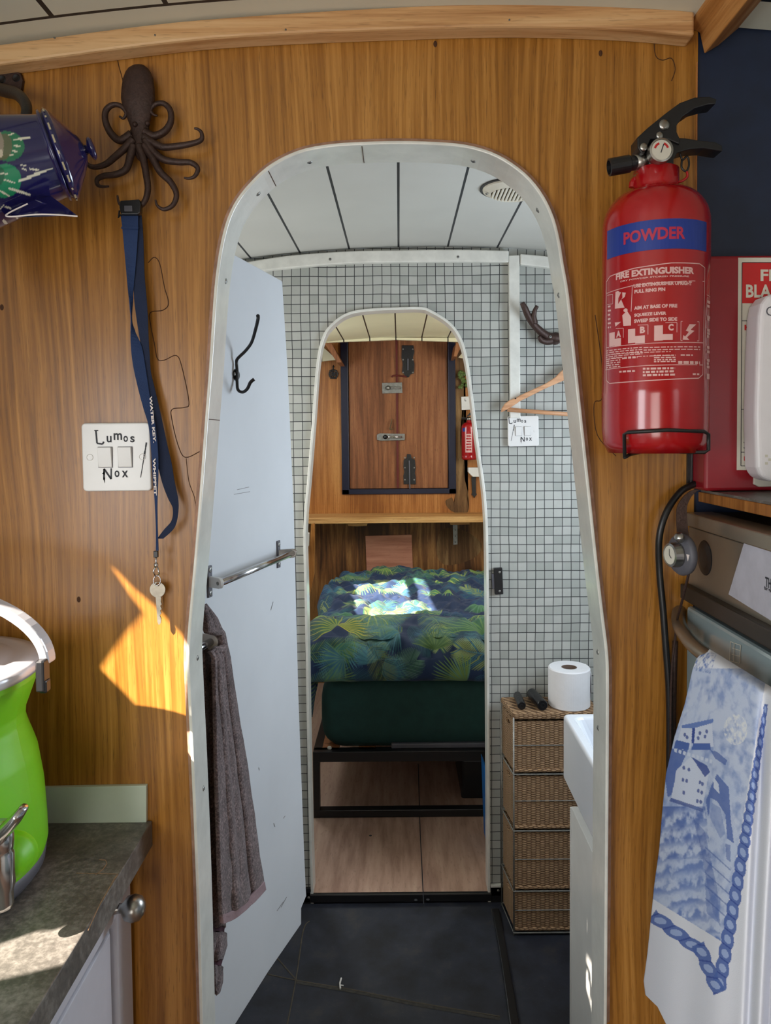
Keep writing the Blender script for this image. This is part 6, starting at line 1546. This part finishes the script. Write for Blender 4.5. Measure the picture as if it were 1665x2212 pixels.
# ---- duvet: dense folded sheet whose print is coloured vertex by vertex
def duvet():
    cs = [(3.94, .52), (3.93, .62), (3.80, .665), (3.5, .668), (3.2, .662), (3.02, .655), (2.92, .640), (2.885, .622), (2.872, .640), (2.85, .676), (2.78, .690), (2.68, .682), (2.60, .650), (2.555, .60), (2.545, .55), (2.56, .520), (2.60, .512)]
    pr = catmull([Vector((0, a, b)) for a, b in cs], 12)
    arc_ = np.concatenate([[0], np.cumsum([(b - a).length for a, b in zip(pr, pr[1:])])])
    nv, nu = 820, 470; s = np.linspace(0, arc_[-1], nv); py = np.interp(s, arc_, [p.y for p in pr]); pz = np.interp(s, arc_, [p.z for p in pr])
    crease = np.interp(2.885, py[::-1], s[::-1]); isfront = s > crease
    X = np.zeros((nv, nu)); Yc = np.zeros((nv, nu)); Zz = np.zeros((nv, nu))
    for i in range(nv):
        y_ = py[i]; fr_ = isfront[i]
        xl0 = P(684, 1300, 3.1).x if not fr_ else P(655, 1400, 2.6).x
        if not fr_: xl0 += .02 * sin(y_ * 9) + max(0, (y_ - 3.7)) * .22
        xx = np.linspace(xl0, .62, nu); X[i] = xx
        for j in range(nu):
            x_ = xx[j]; v = Vector((x_ * 7, y_ * 7, 0)); w_ = 0
            if not fr_:
                w_ = .026 * noise.noise(v) + .034 * abs(noise.noise(Vector((x_ * 16, y_ * 13, 3)))) + .006 * noise.noise(Vector((x_ * 40, y_ * 36, 5)))
                w_ += .028 * math.exp(-((x_ + .02) / .16) ** 2 - ((y_ - 3.86) / .10) ** 2)
                if s[i] < .12: w_ *= s[i] / .12
                # drop off at the left side
                ed = (x_ - xl0); w_ -= .05 * math.exp(-ed / .012)
            else:
                w_ = .018 * noise.noise(v * .8) + .012 * abs(noise.noise(Vector((x_ * 11, y_ * 6 + pz[i] * 6, 2)))) + .007 * noise.noise(Vector((x_ * 26, y_ * 22, 7))) - .020 * math.exp(-((x_ - (.235 + (2.88 - y_) * .24)) / .016) ** 2)
                w_ -= .03 * math.exp(-(x_ - xl0) / .01)
            k = min(1.0, max(0.0, 1))
            Yc[i, j] = y_ - (w_ * 1.5 if fr_ and pz[i] < .66 else 0); Zz[i, j] = pz[i] + w_ * (1 if (not fr_ or pz[i] > .60) else .25)
    pts = np.stack([X, Yc, Zz], -1)
    # print: palm fronds laid on the cloth in cloth coordinates (metres)
    S_ = np.repeat(s[:, None], nu, 1)
    base = np.array(S(20, 44, 80)); col = np.ones((nv, nu, 3)) * base
    rng = random.Random(21)
    greens = [(66, 118, 78), (112, 144, 72), (50, 104, 108), (160, 180, 96), (70, 128, 140), (96, 140, 112)]
    def seg(x0, s0, x1, s1, w0, c, al=.9):
        dx, ds = x1 - x0, s1 - s0; L = math.hypot(dx, ds) + 1e-9
        ia = np.searchsorted(s, min(s0, s1) - w0); ib = np.searchsorted(s, max(s0, s1) + w0)
        if ib <= ia: return
        xs_, ss_ = X[ia:ib], S_[ia:ib]; u = ((xs_ - x0) * dx + (ss_ - s0) * ds) / L / L; v = np.abs((xs_ - x0) * -ds + (ss_ - s0) * dx) / L
        hw = w0 * .52 * (4 * np.clip(u, 0, 1) * (1 - np.clip(u, 0, 1))) ** .6; m = ((u > 0) & (u < 1)) * np.clip((hw - v) / .0016 + .5, 0, 1); a = m[..., None] * al
        col[ia:ib] = col[ia:ib] * (1 - a) + np.array(S(*c)) * a
    def feather(x0, s0, ang, L, c1, c2):      # long frond with a midrib and leaflets
        n = int(L / .0062)
        for k in range(n):
            f_ = k / n; cx_ = x0 + cos(ang) * L * f_; cs_ = s0 + sin(ang) * L * f_; ll = L * .42 * sin(pi * (.12 + .8 * f_)) + .01
            for sd_ in (-1, 1):
                a = ang + sd_ * (1.05 - .5 * f_); c = c1 if rng.random() < .7 else c2
                seg(cx_, cs_, cx_ + cos(a) * ll, cs_ + sin(a) * ll, .0027, c)
        seg(x0, s0, x0 + cos(ang) * L, s0 + sin(ang) * L, .0025, c2)
    def fan(x0, s0, ang, L, c1, c2, spread=1.5):
        n = 25
        for k in range(n):
            a = ang + spread * (k / (n - 1) - .5) * 2 * .8; ll = L * (.8 + .2 * cos((k / (n - 1) - .5) * 3)) * rng.uniform(.9, 1.05); c = c1 if k % 3 else c2
            seg(x0, s0, x0 + cos(a) * ll, s0 + sin(a) * ll, .0050, c, .92)
    # background tangle of dim thin fronds
    for k in range(80):
        x0, s0 = rng.uniform(-.45, .62), rng.uniform(0, s[-1]); feather(x0, s0, rng.uniform(0, 6.28), rng.uniform(.10, .17), rng.choice([(34, 74, 116), (48, 96, 128), (40, 86, 96)]), (50, 100, 110))
    for k in range(70):
        x0, s0 = rng.uniform(-.45, .62), rng.uniform(0, s[-1]); c1, c2 = rng.sample(greens, 2)
        if rng.random() < .5: feather(x0, s0, rng.uniform(0, 6.28), rng.uniform(.10, .18), c1, c2)
        else: fan(x0, s0, rng.uniform(0, 6.28), rng.uniform(.09, .14), c1, c2)
    cr = crease
    for k in range(16):
        x0, s0 = rng.uniform(-.40, .45), rng.uniform(cr, s[-1]); c1, c2 = rng.sample(greens + [(84, 140, 150), (60, 110, 130)], 2)
        if rng.random() < .6: feather(x0, s0, rng.uniform(0, 6.28), rng.uniform(.10, .17), c1, c2)
        else: fan(x0, s0, rng.uniform(0, 6.28), rng.uniform(.08, .13), c1, c2)
    # the large fronds one can make out on the front roll
    fan(-.11, cr + .075, 1.4, .155, (88, 128, 110), (168, 186, 84), 1.3); fan(-.23, cr + .25, 3.6, .15, (70, 112, 66), (160, 168, 60), 1.5); fan(-.23, cr + .25, -.3, .13, (84, 120, 60), (190, 180, 60), 1.0)
    feather(.0, cr + .08, 2.0, .20, (72, 118, 128), (96, 140, 120)); feather(.10, cr + .09, 1.3, .22, (70, 116, 118), (120, 150, 100)); fan(.30, cr + .28, 4.0, .19, (60, 110, 74), (110, 150, 80), 1.1); fan(.33, cr + .05, 2.2, .12, (92, 140, 80), (170, 190, 90), 1.2)
    fan(.12, cr + .36, -1.6, .10, (60, 96, 52), (90, 120, 60), 1.6); feather(-.10, cr + .34, 1.2, .14, (110, 124, 60), (60, 80, 50))
    fan(-.08, .22, 2.0, .13, (96, 138, 66), (160, 180, 90)); fan(-.19, .62, .9, .14, (80, 130, 90), (170, 190, 80)); fan(-.10, .70, .3, .13, (96, 150, 90), (150, 180, 90)); fan(.2, .45, 1.0, .14, (90, 140, 90), (180, 200, 100)); fan(.22, .75, 2.4, .13, (80, 140, 80), (170, 190, 90))
    me = grid_me('duvet', pts, nu, nv, col); o = obj_me('duvet', me, M['duvet'])
    return tag(o, 'puffy navy duvet printed with green palm fronds folded on the bed', 'duvet')
duvet()
# a corner of the same cloth hanging down the left side
nv, nu = 90, 40; pts = np.zeros((nv, nu, 3)); col = np.zeros((nv, nu, 3))
for i in range(nv):
    for j in range(nu):
        f_, g_ = i / (nv - 1), j / (nu - 1); w_ = .045 * (1 - f_ * .75); p = P(664 + 26 * (1 - f_ * .7) * g_, 1462 + 85 * f_, 2.62 - .015 * sin(g_ * 6)); pts[i, j] = p
        st_ = abs(((f_ * 9 + g_ * 3) % 1) - .5) < .2; col[i, j] = S(88, 116, 78) if st_ else S(24, 44, 84)
o = obj_me('hanging_corner', grid_me('hanging_corner', pts, nu, nv, col), M['duvet'], bpy.data.objects['duvet']); s = o.modifiers.new('s', 'SOLIDIFY'); s.thickness = .01
